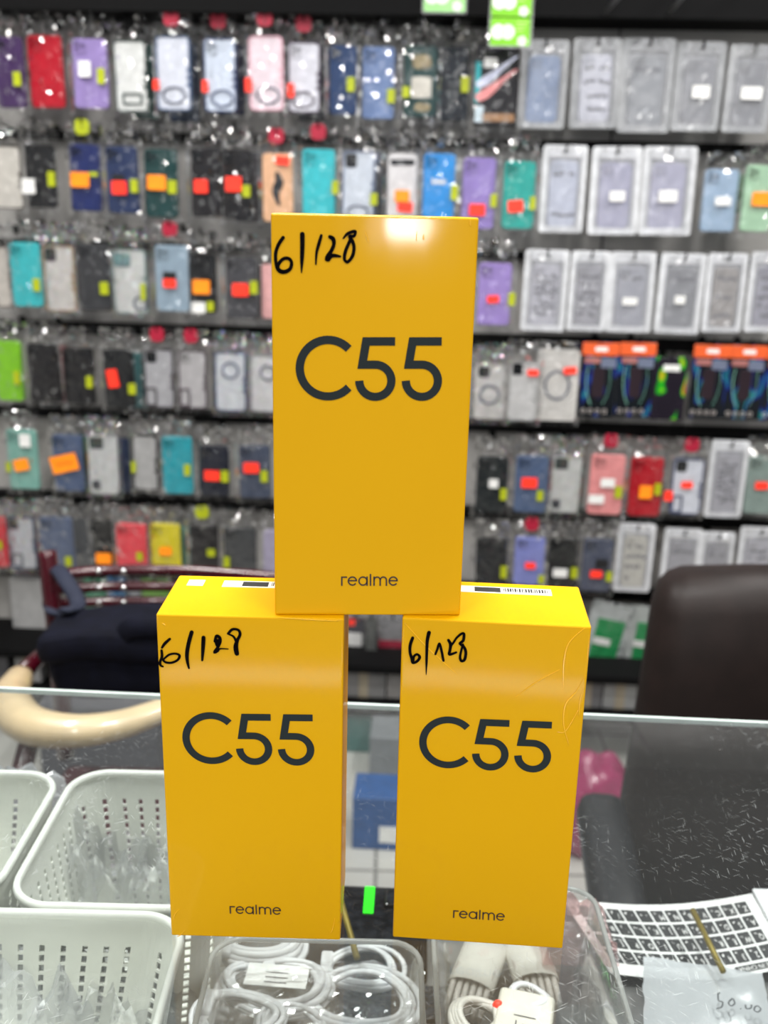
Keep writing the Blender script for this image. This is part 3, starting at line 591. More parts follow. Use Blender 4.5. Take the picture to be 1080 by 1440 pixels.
# big white panels low on the left, on the floor shelf
s0, z1 = at_wall(14, 812, .05); s1, z2 = at_wall(60, 905, .05)
t = wall_box('white_carton', s0, s1 + .04, .02, .06, z2, z1, mat('white_card', (172, 172, 172), .5), bev=.003); tag(t, 'tall white flat carton standing on the black wall shelf at left', 'carton')
_, zs = at_wall(525, 937, .2)
sh = wall_box('wall_shelf', -2.5, 2.5, 0, .2, zs - .02, zs, BLK, bev=.002); tag(sh, 'long black shelf board low on the grey wall', 'shelf')
_, zs2 = at_wall(525, 992, .2)
sh = wall_box('wall_shelf', -2.5, 2.5, 0, .2, zs2 - .02, zs2, BLK, bev=.002); tag(sh, 'lower black shelf board just above the glass edge line', 'shelf')
for i, (x0, x1, c, lb) in enumerate(((20, 55, (160, 160, 160), 'small pale carton on the lower wall shelf, far left'), (480, 542, (136, 136, 136), 'grey carton on the lower wall shelf between the boxes'), (544, 600, (148, 146, 144), 'pale carton next to the grey one on the lower wall shelf'),
        (806, 850, (120, 120, 122), 'grey carton on the lower wall shelf right of the right box'), (852, 900, (160, 162, 162), 'whitish carton on the lower wall shelf by the brown chair'), (-40, 10, (90, 90, 94), 'dark carton at the left frame edge on the lower shelf'))):
    sa, _ = at_wall(x0, 950, .17); sb, _ = at_wall(x1, 950, .17)
    t = empty('carton', wl((sa + sb) / 2, zs2 + .0005, .1), -YAW, lb, 'carton', 'cartons on the lower wall shelf')
    wd = sb - sa; box('box_body', -wd / 2, wd / 2, -.06, .06, 0, zs - zs2 - .04, c2m(c, .5), t, .002)
    box('tape_strip', -.012, .012, -.0608, .0608, .0, zs - zs2 - .0394, c2m((170, 160, 140), .3), t)

# green hanging price cards at the top
LIME = mat('lime_card', (122, 200, 10), .45); LIME2 = mat('pale_lime_card', (150, 214, 130), .45)
def price_card(x0, x1, y0, y1, m, label, n=1):
    s, zt, zb_ = place((x0 + x1) / 2, y0, y1, .22); h = zt - zb_; wd = at_wall(x1, y1, .22)[0] - at_wall(x0, y1, .22)[0]
    t = empty('price_card', wl(s, zb_, .22), -YAW, label, 'price card', 'green price cards hanging over the top row')
    for k in range(n):
        hh = h / n; z0 = k * hh
        cdp = slab('card', wd, hh - .003, .003, -.002, .001, m, t, 0, z0 + hh / 2, .0004, 3)
        bm = bmesh.new()
        for sx in (-.30, -.06):
            vs = [bm.verts.new((wd * sx + wd * .17 * math.cos(a * PI / 10), -.0028, z0 + hh * .5 + wd * .17 * math.sin(a * PI / 10))) for a in range(20)]; bm.faces.new(vs)
        from_bm('round_emblem', bm, WHITEL, t)
        bm = bmesh.new()
        for a in range(5):
            an = a * 2 * PI / 5; vs = [bm.verts.new((wd * .3 + .006 * math.cos(an) + .004 * math.cos(b * PI / 4), -.0026, z0 + hh * .2 + .006 * math.sin(an) + .004 * math.sin(b * PI / 4))) for b in range(8)]; bm.faces.new(vs)
        from_bm('flower_mark', bm, WHITEL, t)
        bm = bmesh.new()
        for q in range(3): add_ribbon(bm, [(wd * .14, z0 + hh * (.82 - .13 * q)), (wd * (.42 - .05 * q), z0 + hh * (.82 - .13 * q))], .0025, lambda u, v: (u, -.0026, v))
        from_bm('text_lines', bm, c2m((190, 230, 130), .5), t)
    frame('plastic_sleeve', wd + .006, h + .004, .004, .004, -.004, .002, film('clear_sleeve', rough=.1, haze=.3, refl=1.5), t, 0, h / 2, 3)
    tube('hanging_strip', [(0, .003, h), (0, .01, h + .06), (0, .06, h + .14)], .0015, BLK, t, seg=5)
price_card(690, 747, -18, 66, LIME, 'double green price card with white round emblems above the striped case', 2)
price_card(596, 655, -28, 18, LIME2, 'pale green price card at the top frame edge above the blue-black case', 1)
# roof struts above the fascia at right
for px in (850, 940):
    a = at_wall(px, 18, .15); b = at_wall(px + 22, -6, .24)
    o = tube('canopy_strut', [wl(a[0], a[1], .15), wl(b[0], b[1], .24), wl(b[0] + .09, b[1] + .12, .30)], .005, mat('dull_steel', (96, 96, 96), .4, .7)); tag(o, 'thin grey metal strut slanting up from the black fascia, %s of two' % ('left' if px == 850 else 'right'), 'strut')

# ---------------------------------------------------------------- the three yellow boxes
def yellow_mat():
    m, nt, out = nodes('glossy_yellow_carton'); N, L = nt.nodes, nt.links
    b = N.new('ShaderNodeBsdfPrincipled'); b.inputs['Base Color'].default_value = (*lin((232, 172, 0)), 1); b.inputs['Roughness'].default_value = .5; b.inputs['Specular IOR Level'].default_value = .12
    b.inputs['Coat Weight'].default_value = .17; b.inputs['Coat Roughness'].default_value = .08
    tc = N.new('ShaderNodeTexCoord'); n2 = N.new('ShaderNodeTexNoise'); n2.inputs['Scale'].default_value = 26; n2.inputs['Detail'].default_value = 2
    mp = N.new('ShaderNodeMapping'); mp.inputs['Scale'].default_value = (1, 1, .5)
    bp = N.new('ShaderNodeBump'); bp.inputs['Strength'].default_value = .25; bp.inputs['Distance'].default_value = .0012
    L.new(tc.outputs['Object'], mp.inputs[0]); L.new(mp.outputs[0], n2.inputs['Vector']); L.new(n2.outputs['Fac'], bp.inputs['Height']); L.new(bp.outputs[0], b.inputs['Coat Normal'])
    n3 = N.new('ShaderNodeTexNoise'); n3.inputs['Scale'].default_value = 9; rp = N.new('ShaderNodeValToRGB')
    rp.color_ramp.elements[0].color = (*lin((210, 156, 0)), 1); rp.color_ramp.elements[1].color = (*lin((217, 163, 0)), 1)
    L.new(tc.outputs['Object'], n3.inputs['Vector']); L.new(n3.outputs['Fac'], rp.inputs[0]); L.new(rp.outputs[0], b.inputs['Base Color'])
    L.new(b.outputs[0], out.inputs[0]); return m
YEL = yellow_mat(); CHAR = mat('charcoal_print', (26, 34, 36), .5, spec=.2, coat=.1); MARK = mat('black_marker', (10, 3, 6), .5, spec=.1); MAROONP = mat('dark_brand_print', (44, 22, 16), .4, coat=.3)
WRAP = film('shrink_wrap', tint=(1, 1, 1), rough=.06, haze=.02, refl=.9, hazec=(1, .95, .7))
BH, BD = .1727, .0496
BOX = {'T': (-.0478, .4112, .0531, .0834, BH), 'L': (-.1008, .4093, -.0063, .0841, 0), 'R': (.0093, .4118, -.0641, .0842, 0)}
def front_uv(k, px, py):
    x, y, yaw, w_, z0 = BOX[k]; n = Vector((math.sin(yaw), -math.cos(yaw), 0)); p0 = Vector((x, y, z0)); p = at_plane(px, py, p0, n) - p0
    return p.dot(Vector((math.cos(yaw), math.sin(yaw), 0))), p.z
def zpt(k, o, sc): return lambda q: front_uv(k, o[0] + q[0] / sc, o[1] + q[1] / sc)
Zt = zpt('T', (360, 290), 3.2727)
pxm = .0834 / 283 / 3.2727
five = lambda dx: [(640 + dx, 625), (507 + dx, 625), (489 + dx, 732), (549 + dx, 732)] + arc(549 + dx, 806, 74, -90, 180, 26)[1:]
C55 = [[Zt(q) for q in arc(331.5, 748, 130, -43, -317, 40)], [Zt(q) for q in five(0)], [Zt(q) for q in five(214)]]
Zr = zpt('T', (480, 790), 12.0)
realme = [[(8, 412), (8, 266), (96, 266)], arc(187, 332, 68, 5, 40, 1)[:0] + [(262, 326), (112, 326)], arc(187, 332, 68, -5, -325, 22),
          arc(365, 332, 68, 0, 360, 26), [(434, 255), (434, 412)], [(492, 213), (492, 412)],
          [(552, 255), (552, 412)], [(552, 320)] + arc(604, 316, 51, 180, 360, 12) + [(655, 412)], [(655, 320)] + arc(708, 316, 52, 180, 360, 12) + [(760, 412)],
          [(950, 326), (800, 326)], arc(875, 332, 68, -5, -325, 22)]
REAL = [[Zr(q) for q in s] for s in realme]
HAND = {'T': ((360, 290), 6.75, [([(258, 305), (215, 370), (188, 450), (190, 540), (215, 610), (265, 630), (320, 605), (338, 550), (318, 508), (270, 502), (228, 535), (205, 585)], [28, 28, 26, 26, 34, 32, 28, 26, 26, 26, 26, 26]),
        ([(440, 272), (440, 400), (436, 520), (432, 638)], [36, 34, 28, 8]), ([(620, 285), (595, 370), (575, 450), (568, 558)], [22, 26, 20, 12]),
        ([(702, 298), (732, 320), (738, 370), (715, 430), (680, 480), (668, 512), (690, 515), (712, 480), (745, 475), (800, 483)], [30, 34, 28, 30, 30, 24, 24, 30, 28, 16]),
        ([(828, 312), (870, 268), (938, 246), (932, 288), (890, 296), (915, 340), (930, 400), (915, 480), (870, 535), (840, 510), (848, 440), (880, 360), (910, 290)], [12, 24, 24, 22, 26, 28, 26, 26, 24, 24, 26, 26, 20])]),
        'L': ((210, 860), 6.75, [([(197, 262), (150, 305), (122, 345)], [22, 26, 20]), ([(118, 372), (122, 430), (104, 480), (108, 512), (132, 525)], [22, 24, 24, 22, 16]),
        ([(120, 440), (150, 480), (210, 488), (270, 462), (288, 420), (250, 402), (190, 412), (140, 452)], [18, 22, 22, 22, 24, 20, 20, 18]),
        ([(404, 198), (378, 290), (360, 390), (362, 470), (378, 540)], [34, 34, 34, 28, 18]), ([(516, 248), (512, 330), (504, 465)], [34, 34, 20]),
        ([(622, 285), (640, 236), (668, 250), (672, 290), (650, 325), (640, 280), (662, 320), (622, 385), (650, 375), (675, 355), (750, 358)], [22, 28, 30, 30, 32, 40, 26, 28, 26, 14, 10]),
        ([(750, 212), (790, 172), (845, 178), (862, 220), (835, 280), (822, 340), (832, 402)], [24, 24, 24, 26, 30, 42, 40]), ([(760, 220), (800, 240), (828, 290)], [16, 20, 24])]),
        'R': ((560, 870), 9.0, [([(183, 245), (152, 340), (150, 430), (170, 500), (186, 560), (240, 540), (272, 490), (240, 455), (200, 480), (192, 530)], [36, 36, 34, 36, 34, 34, 34, 30, 30, 30]),
        ([(390, 178), (368, 280), (362, 400), (358, 560), (354, 712)], [44, 38, 34, 28, 8]), ([(470, 455), (495, 390), (522, 320), (550, 420), (572, 535)], [24, 28, 28, 30, 30]),
        ([(636, 275), (662, 330), (655, 400), (650, 455), (735, 430)], [34, 38, 34, 34, 26]), ([(665, 345), (700, 305), (740, 245), (800, 195), (832, 200), (822, 280), (780, 318), (830, 360), (855, 430), (840, 520), (800, 538), (782, 490), (800, 400), (820, 330)], [30, 26, 26, 30, 32, 34, 30, 34, 34, 34, 34, 30, 26, 26])])}
CREASE = {'R': [((540, 790), 3.484, [(985, 325), (905, 400), (880, 500), (878, 620)], 7), ((540, 790), 3.484, [(860, 530), (750, 590), (645, 665)], 6), ((540, 790), 3.484, [(100, 300), (210, 420), (360, 555)], 5),
                ((540, 790), 3.484, [(985, 560), (940, 640), (890, 700), (880, 800), (905, 900)], 8), ((540, 790), 3.484, [(950, 730), (890, 830), (850, 835)], 4), ((540, 790), 3.484, [(985, 600), (960, 680), (955, 760)], 5)],
          'L': [((220, 1180), 3.857, [(125, 380), (100, 410), (95, 440)], 6), ((220, 1180), 3.857, [(155, 495), (130, 522), (112, 530)], 5), ((220, 1180), 3.857, [(968, 430), (955, 490), (945, 512)], 5), ((200, 790), 3.6, [(100, 312), (112, 320), (120, 326)], 7),
                ((200, 790), 3.6, [(690, 285), (800, 292), (960, 300), (1010, 296)], 5)],
          'T': [((360, 290), 3.2727, [(740, 120), (738, 150), (742, 165)], 4), ((360, 290), 3.2727, [(772, 130), (770, 150), (774, 160)], 4), ((360, 290), 3.2727, [(505, 120), (512, 150), (520, 170)], 5), ((360, 290), 3.2727, [(985, 60), (985, 85), (988, 95)], 5)]}
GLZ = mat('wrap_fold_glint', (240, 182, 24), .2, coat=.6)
def phone_box(k, label):
    x, y, yaw, w_, z0 = BOX[k]
    t = empty('phone_box', (x, y, z0 + .0003), yaw, label, 'phone box', 'yellow phone boxes stacked on the glass counter')
    bm = bmesh.new(); add_box(bm, 0, w_, 0, BD, 0, BH, .0009)
    b = from_bm('carton', bm, YEL, t)
    for nm, S, wpx, m, e in (('model_lettering', C55, 38 * pxm, CHAR, .0003), ('brand_lettering', REAL, 23.5 / 12 / 283 * .0834 * 1.07, MAROONP, .0003)):
        bm = bmesh.new()
        for s in S: add_ribbon(bm, s, wpx, lambda u, v: (u, -e, v))
        from_bm(nm, bm, m, t)
    o, sc, S = HAND[k]; bm = bmesh.new(); q = .0834 / 283 / sc
    for pts, ws in S:
        P3 = smooth_pts([(*p, w2) for p, w2 in zip(pts, ws)], 7)
        uv = [front_uv(k, o[0] + p[0] / sc, o[1] + p[1] / sc) for p in P3]
        add_ribbon(bm, uv, [p[2] * q * 1.2 for p in P3], lambda u, v: (u, -.0004, v), caps=True)
    from_bm('handwritten_price', bm, MARK, t).name = 'handwriting'
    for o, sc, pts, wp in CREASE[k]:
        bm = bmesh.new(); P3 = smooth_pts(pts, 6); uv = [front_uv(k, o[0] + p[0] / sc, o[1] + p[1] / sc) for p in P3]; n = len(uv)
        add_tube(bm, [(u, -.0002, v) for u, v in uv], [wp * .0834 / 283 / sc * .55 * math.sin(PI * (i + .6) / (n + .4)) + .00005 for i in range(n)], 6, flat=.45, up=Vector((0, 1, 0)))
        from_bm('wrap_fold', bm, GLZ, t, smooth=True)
    if k != 'T':       # labels on the lid
        lab = mat('lid_label_white', (226, 224, 214), .35, coat=.4); zt = BH + .0002
        box('small_label', .0064, .0143, .0355, .0432, BH - .0001, zt, lab, t)
        lg = box('barcode_label', .0235, .0700, .0350, .0432, BH - .0001, zt, lab, t)
        bm = bmesh.new(); r2 = random.Random(3); xx = .047
        add_box(bm, .0330, .0455, .0362, .0420, zt - .0001, zt + .0001)
        while xx < .0685:
            l = r2.choice((.0003, .0005, .0008)); add_box(bm, xx, xx + l, .0375, .0418, zt - .0001, zt + .0001); xx += l + r2.choice((.0004, .0006))
        from_bm('barcode', bm, mat('label_black', (40, 40, 40), .5), lg)
    return t
phone_box('T', 'upper yellow phone box resting across the two lower boxes')
phone_box('L', 'lower left yellow phone box with handwriting touching its left edge')
phone_box('R', 'lower right yellow phone box with creased shrink wrap')

# ---------------------------------------------------------------- the glass counter
def glass_mat():
    m, nt, out = nodes('scratched_counter_glass'); N, L = nt.nodes, nt.links
    t = N.new('ShaderNodeBsdfTransparent'); t.inputs[0].default_value = (.90, .94, .935, 1)
    g = N.new('ShaderNodeBsdfGlossy'); g.inputs['Roughness'].default_value = .015
    fr = N.new('ShaderNodeFresnel'); fr.inputs[0].default_value = 1.5
    mu = N.new('ShaderNodeMath'); mu.operation = 'MULTIPLY'; mu.inputs[1].default_value = 1.25; mu.use_clamp = True
    m2 = N.new('ShaderNodeMixShader'); L.new(fr.outputs[0], mu.inputs[0]); L.new(mu.outputs[0], m2.inputs[0]); L.new(t.outputs[0], m2.inputs[1]); L.new(g.outputs[0], m2.inputs[2])
    tc = N.new('ShaderNodeTexCoord'); d = N.new('ShaderNodeBsdfDiffuse'); d.inputs[0].default_value = (.75, .8, .8, 1); last = None
    for k, (sx, sy, rot) in enumerate(((34, 1150, .5), (46, 1300, -.9), (38, 1000, 1.5), (60, 1500, 2.5))):   # hairline scratches in four directions
        mp = N.new('ShaderNodeMapping'); mp.vector_type = 'TEXTURE'; mp.inputs['Rotation'].default_value = (0, 0, rot); mp.inputs['Scale'].default_value = (1 / sx, 1 / sy, 1); mp.inputs['Location'].default_value = (k * 3.3, k, 0)
        vo = N.new('ShaderNodeTexVoronoi'); vo.feature = 'F1'; vo.inputs['Scale'].default_value = 1
        nz = N.new('ShaderNodeTexNoise'); nz.inputs['Scale'].default_value = 7
        ad = N.new('ShaderNodeVectorMath'); ad.operation = 'SCALE'; ad.inputs['Scale'].default_value = .02
        a2 = N.new('ShaderNodeVectorMath'); a2.operation = 'ADD'
        L.new(tc.outputs['Object'], nz.inputs['Vector']); L.new(nz.outputs['Color'], ad.inputs[0]); L.new(tc.outputs['Object'], a2.inputs[0]); L.new(ad.outputs[0], a2.inputs[1])
        L.new(a2.outputs[0], mp.inputs[0]); L.new(mp.outputs[0], vo.inputs['Vector'])
        lt = N.new('ShaderNodeMath'); lt.operation = 'LESS_THAN'; lt.inputs[1].default_value = .11; L.new(vo.outputs['Distance'], lt.inputs[0])
        if last:
            mx = N.new('ShaderNodeMath'); mx.operation = 'MAXIMUM'; L.new(last, mx.inputs[0]); L.new(lt.outputs[0], mx.inputs[1]); last = mx.outputs[0]
        else: last = lt.outputs[0]
    pn = N.new('ShaderNodeTexNoise'); pn.inputs['Scale'].default_value = 9; L.new(tc.outputs['Object'], pn.inputs['Vector'])
    gt = N.new('ShaderNodeMapRange'); gt.inputs[1].default_value = .46; gt.inputs[2].default_value = .6; gt.inputs[3].default_value = .03; gt.inputs[4].default_value = .34; L.new(pn.outputs['Fac'], gt.inputs[0])
    m3 = N.new('ShaderNodeMath'); m3.operation = 'MULTIPLY'; L.new(last, m3.inputs[0]); L.new(gt.outputs[0], m3.inputs[1])
    hz = N.new('ShaderNodeMath'); hz.operation = 'ADD'; hz.inputs[1].default_value = .02; L.new(m3.outputs[0], hz.inputs[0])
    m4 = N.new('ShaderNodeMixShader'); L.new(hz.outputs[0], m4.inputs[0]); L.new(m2.outputs[0], m4.inputs[1]); L.new(d.outputs[0], m4.inputs[2]); L.new(m4.outputs[0], out.inputs[0]); return m
eL = at_z(0, 968, 0); eR = at_z(1080, 1017, 0); slope = (eR.y - eL.y) / (eR.x - eL.x); y0e = eL.y - slope * eL.x
CY = math.atan(slope); print('edge', y0e, math.degrees(CY), eL, eR)
cnt = empty('display_counter', (0, y0e, ZF), CY, 'glass topped display counter carrying the three yellow boxes', 'counter')
H = -ZF; HW = 1.15; DEP = y0e - .03
bm = bmesh.new(); v = [bm.verts.new(p) for p in ((-HW, -DEP, H), (HW, -DEP, H), (HW, 0, H), (-HW, 0, H))]; bm.faces.new(v)
from_bm('glass_top', bm, glass_mat(), cnt, norm=False)
box('polished_glass_edge', -HW, HW, 0, .003, H - .0035, H, mat('pale_glass_edge', (196, 210, 206), .2, coat=.5), cnt)
FRM = mat('brushed_aluminium', (150, 152, 154), .35, .8)
SZ = -.16
box('display_shelf', -HW, HW, -DEP, -.004, H + SZ - .008, H + SZ - .001, mat('dark_shelf_laminate', (104, 104, 103), .35, var=.2, scale=60), cnt)
for sx in (-1, 1): box('side_panel', sx * HW - .01, sx * HW + .01, -DEP, 0, .0, H - .0005, FRM, cnt, .001)
box('front_panel', -HW, HW, -DEP - .012, -DEP, 0, H - .0005, FRM, cnt)
box('cabinet_base', -HW, HW, -DEP, -.02, .0, .45, mat('white_cabinet', (200, 200, 198), .5), cnt)

# ---------------------------------------------------------------- things inside the counter
SHZ = SZ + .0005
WPL = mat('ivory_basket_plastic', (236, 237, 230), .4, var=.03)
def basket(x0, x1, y0, y1, zr, label, rot=0):
    cx, cy = (x0 + x1) / 2, (y0 + y1) / 2; W2, D2 = x1 - x0, y1 - y0; h = zr - SHZ
    t = empty('storage_basket', (cx, cy, SHZ), rot, label, 'basket', 'white perforated baskets inside the counter')
    def peri(w_, d_, r, L): # list of points at fractions of perimeter matched by corner structure
        out = []
        for (sx, sy, a0, ln, dx, dy) in ((1, -1, -90, d_ - 2 * r, 0, 1), (1, 1, 0, w_ - 2 * r, -1, 0), (-1, 1, 90, d_ - 2 * r, 0, -1), (-1, -1, 180, w_ - 2 * r, 1, 0)):
            ccx, ccy = sx * (w_ / 2 - r), sy * (d_ / 2 - r)
            for k in range(12): a = math.radians(a0 + 90 * k / 12); out.append((ccx + r * math.cos(a), ccy + r * math.sin(a)))
            px_, py_ = ccx + r * math.cos(math.radians(a0 + 90)), ccy + r * math.sin(math.radians(a0 + 90))
            n = L[0 if dx == 0 else 1]
            for k in range(n):
                for f in ((k) / n, (k + .375) / n, (k + .625) / n): out.append((px_ + dx * ln * f, py_ + dy * ln * f))
        return out
    nL = (max(2, round((D2 - .05) / .013)), max(2, round((W2 - .05) / .013)))
    kinds = []
    for s in range(4):
        kinds += [0, 0, 1, 0, 0, 0, 0, 1, 0, 0, 0, 0] + [0, 1, 0] * nL[s % 2]
    zs_ = [0]; nr = int((h - .03) / .0062); zs_ += [.012]
    hole = [False]
    for k in range(nr): zs_ += [.012 + k * .0062 + .0016, .012 + (k + 1) * .0062]; hole += [False, True]
    hole = [False] + [False, True] * nr; zs_ = [0, .012]
    for k in range(nr): zs_ += [.012 + k * .0062 + .0018, .012 + (k + 1) * .0062]
    zs_.append(h); hole.append(False)
    bm = bmesh.new(); rings = []
    for z in zs_:
        f = .80 + .20 * (z / h) ** .8; rings.append([bm.verts.new((x, y, z)) for x, y in peri(W2 * f, D2 * f, .024, nL)])
    n = len(rings[0]); assert n == len(kinds), (n, len(kinds))
    for j in range(len(zs_) - 1):
        for i in range(n):
            if hole[j] and kinds[i] == 1: continue
            bm.faces.new((rings[j][i], rings[j][(i + 1) % n], rings[j + 1][(i + 1) % n], rings[j + 1][i]))
    bm.faces.new(rings[0][::-1])
    o = from_bm('perforated_wall', bm, WPL, t, norm=False); md = o.modifiers.new('s', 'SOLIDIFY'); md.thickness = .0014; md.offset = 1
    bm = bmesh.new(); add_tube(bm, [(x, y, h) for x, y in peri(W2 + .002, D2 + .002, .025, nL)], .0024, 8, closed=True, flat=1.3); from_bm('rim', bm, WPL, t, smooth=True)
    return t
def X(px, py, z): return at_z(px, py, z).x
def Y(px, py, z): return at_z(px, py, z).y
zr = -.042
bAx0 = X(60, 1180, zr); bAy1 = min(Y(170, 1089, zr), y0e - .03)
yB = Y(120, 1288, zr)
print('basket', bAx0, bAy1, yB, X(250, 1312, zr))
basket(bAx0, bAx0 + .122, yB + .008, bAy1, zr, 'white perforated basket behind the lower left yellow box, back row')
basket(X(250, 1330, zr) - .24, X(250, 1330, zr), yB - .19, yB, zr, 'white perforated basket in the bottom left corner, nearest')
basket(bAx0 - .012 - .16, bAx0 - .012, yB + .012, bAy1 - .004, zr, 'white perforated basket cut off by the left frame edge')
# clear bags and cables
CAB = mat('white_cable', (226, 227, 230), .35, var=.02); CABG = mat('grey_braided_cable', (168, 162, 156), .6, var=.2, scale=900)
PBAG = film('clear_poly_bag', tint=(.985, .985, .99), rough=.08, haze=.2, refl=1.4, hazec=(.97, .98, 1), cap=.5)
def coil_pts(cx, cy, z, rx, ry, turns, r, tilt=0, seed=0, rise=.0009):
    rr = random.Random(seed); out = []; n = int(turns * 28); ph = rr.uniform(0, 6)
    for k in range(n + 1):
        a = ph + 2 * PI * k / 28; j = 1 - .22 * (k / n) + .07 * math.sin(a * .37 + seed) + .03 * math.sin(a * 1.9)
        x, y = rx * j * math.cos(a), ry * j * math.sin(a); x, y = x * math.cos(tilt) - y * math.sin(tilt), x * math.sin(tilt) + y * math.cos(tilt)
        out.append((cx + x + .002 * math.sin(a * .23), cy + y, z + r + rise * (k / 28) + .002 * math.sin(a * 2 + seed)))
    return out
def cable(px, py, z, rx, ry, turns, label, m=CAB, r=.0016, tilt=0, seed=0, group='white charging cables', loc=None, wrap=None, bag=True):
    p = at_z(px, py, z) if loc is None else Vector(loc)
    t = empty('charging_cable', (p.x, p.y, z), 0, label, 'cable', group)
    tube('cable_loop', coil_pts(0, 0, 0, rx, ry, turns, r, tilt, seed), r, m, t, seg=7)
    c = coil_pts(0, 0, 0, rx, ry, turns, r, tilt, seed)[-1]
    box('plug', c[0] - .004, c[0] + .004, c[1] - .009, c[1] + .009, c[2] - .0022, c[2] + .0022, m, t, .0015)
    if wrap: wrap(t)
    return t
def bag_blob(px, py, z, w_, d_, h, label, seed, m=PBAG, amp=.012, nx=22, ny=20, rot=0, name='plastic_bag', group='crumpled clear plastic bags'):
    p = at_z(px, py, z); bm = bmesh.new()
    for side in (1, 0):
        G = []
        for j in range(ny + 1):
            for_ = []
            for i in range(nx + 1):
                u, v_ = -1 + 2 * i / nx, -1 + 2 * j / ny
                e = max(0, 1 - max(abs(u), abs(v_)) ** 3)
                zz = (h * e ** .6 + amp * e ** .3 * (noise.noise(Vector((u * 3.3 + seed, v_ * 3.3, seed))) + .7 * abs(noise.noise(Vector((u * 7, v_ * 7, seed * 2)))))) if side else .0004
                for_.append(bm.verts.new((u * w_ / 2 * (1 + .06 * noise.noise(Vector((v_ * 3, seed, 0)))), v_ * d_ / 2 * (1 + .06 * noise.noise(Vector((u * 3, seed, 4)))), max(0.0006 * side + .0002, zz))))
            G.append(for_)
        for j in range(ny):
            for i in range(nx):
                a, b, c, d = G[j][i], G[j][i + 1], G[j + 1][i + 1], G[j + 1][i]
                if side: bm.faces.new((a, b, c)); bm.faces.new((a, c, d))
                elif False: bm.faces.new((a, d, c, b))
    o = from_bm(name, bm, m, None, norm=False); o.location = (p.x, p.y, z); o.rotation_euler.z = rot; tag(o, label, 'bag', group); return o
cable(205, 1262, SHZ + .012, .042, .03, 3, 'white cable loop in the basket behind the left box', r=.0022, seed=2)
bag_blob(88, 1252, SHZ + .04, .055, .055, .045, 'sparkling clear bag standing in the basket behind the left box', 3, amp=.03)
bag_blob(168, 1262, SHZ + .02, .075, .065, .035, 'clear bag over cables in the basket behind the left box', 8, amp=.03, rot=.5)
bag_blob(228, 1248, SHZ + .025, .04, .06, .03, 'small clear bag touching the left yellow box', 9, amp=.03, rot=-.5)
bag_blob(10, 1180, SHZ + .03, .10, .07, .05, 'pale clear bag in the basket at the left frame edge', 12, film('milky_bag', rough=.1, haze=.4, refl=1.6, hazec=(.8, .83, .86)), amp=.02)
MB = film('milky_bag2', rough=.09, haze=.45, refl=.9, cap=.3, hazec=(.95, .96, .98))
bag_blob(38, 1418, SHZ + .04, .11, .08, .042, 'milky folded bag in the bottom left basket', 14, MB, amp=.03, rot=.4)
bag_blob(165, 1455, SHZ + .025, .09, .075, .04, 'clear bag with sharp folds in the bottom left basket', 17, PBAG, amp=.035, rot=-.3)
# trays
TRAY = film('clear_tray_plastic', tint=(.95, .955, .95), rough=.16, haze=.16, refl=.9, hazec=(.72, .73, .72), bump=.3, bscale=60)
def tray(x0, x1, y0, y1, zr, label):
    t = empty('clear_tray', ((x0 + x1) / 2, (y0 + y1) / 2, SHZ), 0, label, 'tray', 'clear plastic trays inside the counter'); h = zr - SHZ; W2, D2 = x1 - x0, y1 - y0
    bm = bmesh.new(); rs = []
    for z, f in ((.0, .86), (.004, .88), (h * .5, .94), (h - .002, .99), (h, 1.03), (h - .003, 1.035)):
        rs.append([bm.verts.new((x, y, z + .0005)) for x, y in rrect(W2 * f if True else 0, D2 * f, .016, 6)])
    n = len(rs[0])
    for a in range(len(rs) - 1):
        for k in range(n): bm.faces.new((rs[a][k], rs[a][(k + 1) % n], rs[a + 1][(k + 1) % n], rs[a + 1][k]))
    bm.faces.new(rs[0][::-1]); from_bm('tray_body', bm, TRAY, t, smooth=True, norm=False)
    bm = bmesh.new(); add_tube(bm, [(x, y, h) for x, y in rrect(W2 * 1.02, D2 * 1.02, .017, 6)], .0016, 6, closed=True); from_bm('rim', bm, film('tray_rim', tint=(.92, .93, .92), rough=.2, haze=.5, refl=.8, hazec=(.8, .8, .78)), t, smooth=True)
zt_ = -.055
xa = X(292, 1380, zt_); xm = X(600, 1380, zt_); xb = X(868, 1380, zt_)
yT2 = Y(795, 1252, zt_); yT1 = Y(500, 1345, zt_)
print('tray', xa, xm, xb, yT1, yT2)
tray(xa, xm - .004, yT1 - .2, yT1 + .01, zt_, 'clear tray of white cable coils below the gap of the boxes')
tray(xm + .006, xb, yT2 - .2, yT2, zt_, 'clear tray of braided cables below the lower right box')
def lbl(t):
    o = box('paper_label', -.018, .02, -.010, .008, .0125, .013, mat('cable_label', (245, 245, 243), .5), t, .0); o.rotation_euler.z = -.08
    bm = bmesh.new()
    for q in range(3): add_ribbon(bm, [(-.006, .001 - .004 * q), (.008, .001 - .004 * q)], .0009, lambda u, v: (u, v, .0133))
    from_bm('label_lines', bm, INK, o, norm=False)
zz = SHZ + .045
cable(365, 1336, zz, .027, .022, 11, 'thick white coil tucked under the front of the left box', r=.0023, seed=5)
cable(388, 1394, zz, .034, .021, 9, 'oval white cable coil with a paper label', r=.0020, seed=7, tilt=-.1, wrap=lbl)
cable(335, 1438, zz + .004, .028, .020, 6, 'white coil at the bottom frame edge, left tray', r=.0019, seed=9)
cable(408, 1446, zz, .022, .014, 5, 'small white coil below the labelled one', r=.0017, seed=10)
cable(508, 1414, zz, .034, .026, 5, 'wide round white coil right of the labelled one', r=.0020, seed=11)
cable(508, 1366, zz - .012, .026, .018, 3, 'white coil peeking out behind the wide round one', r=.0018, seed=12)
THIN = film('thin_clear_bag', tint=(.99, .99, .99), rough=.07, haze=.03, refl=1.2, cap=.4)
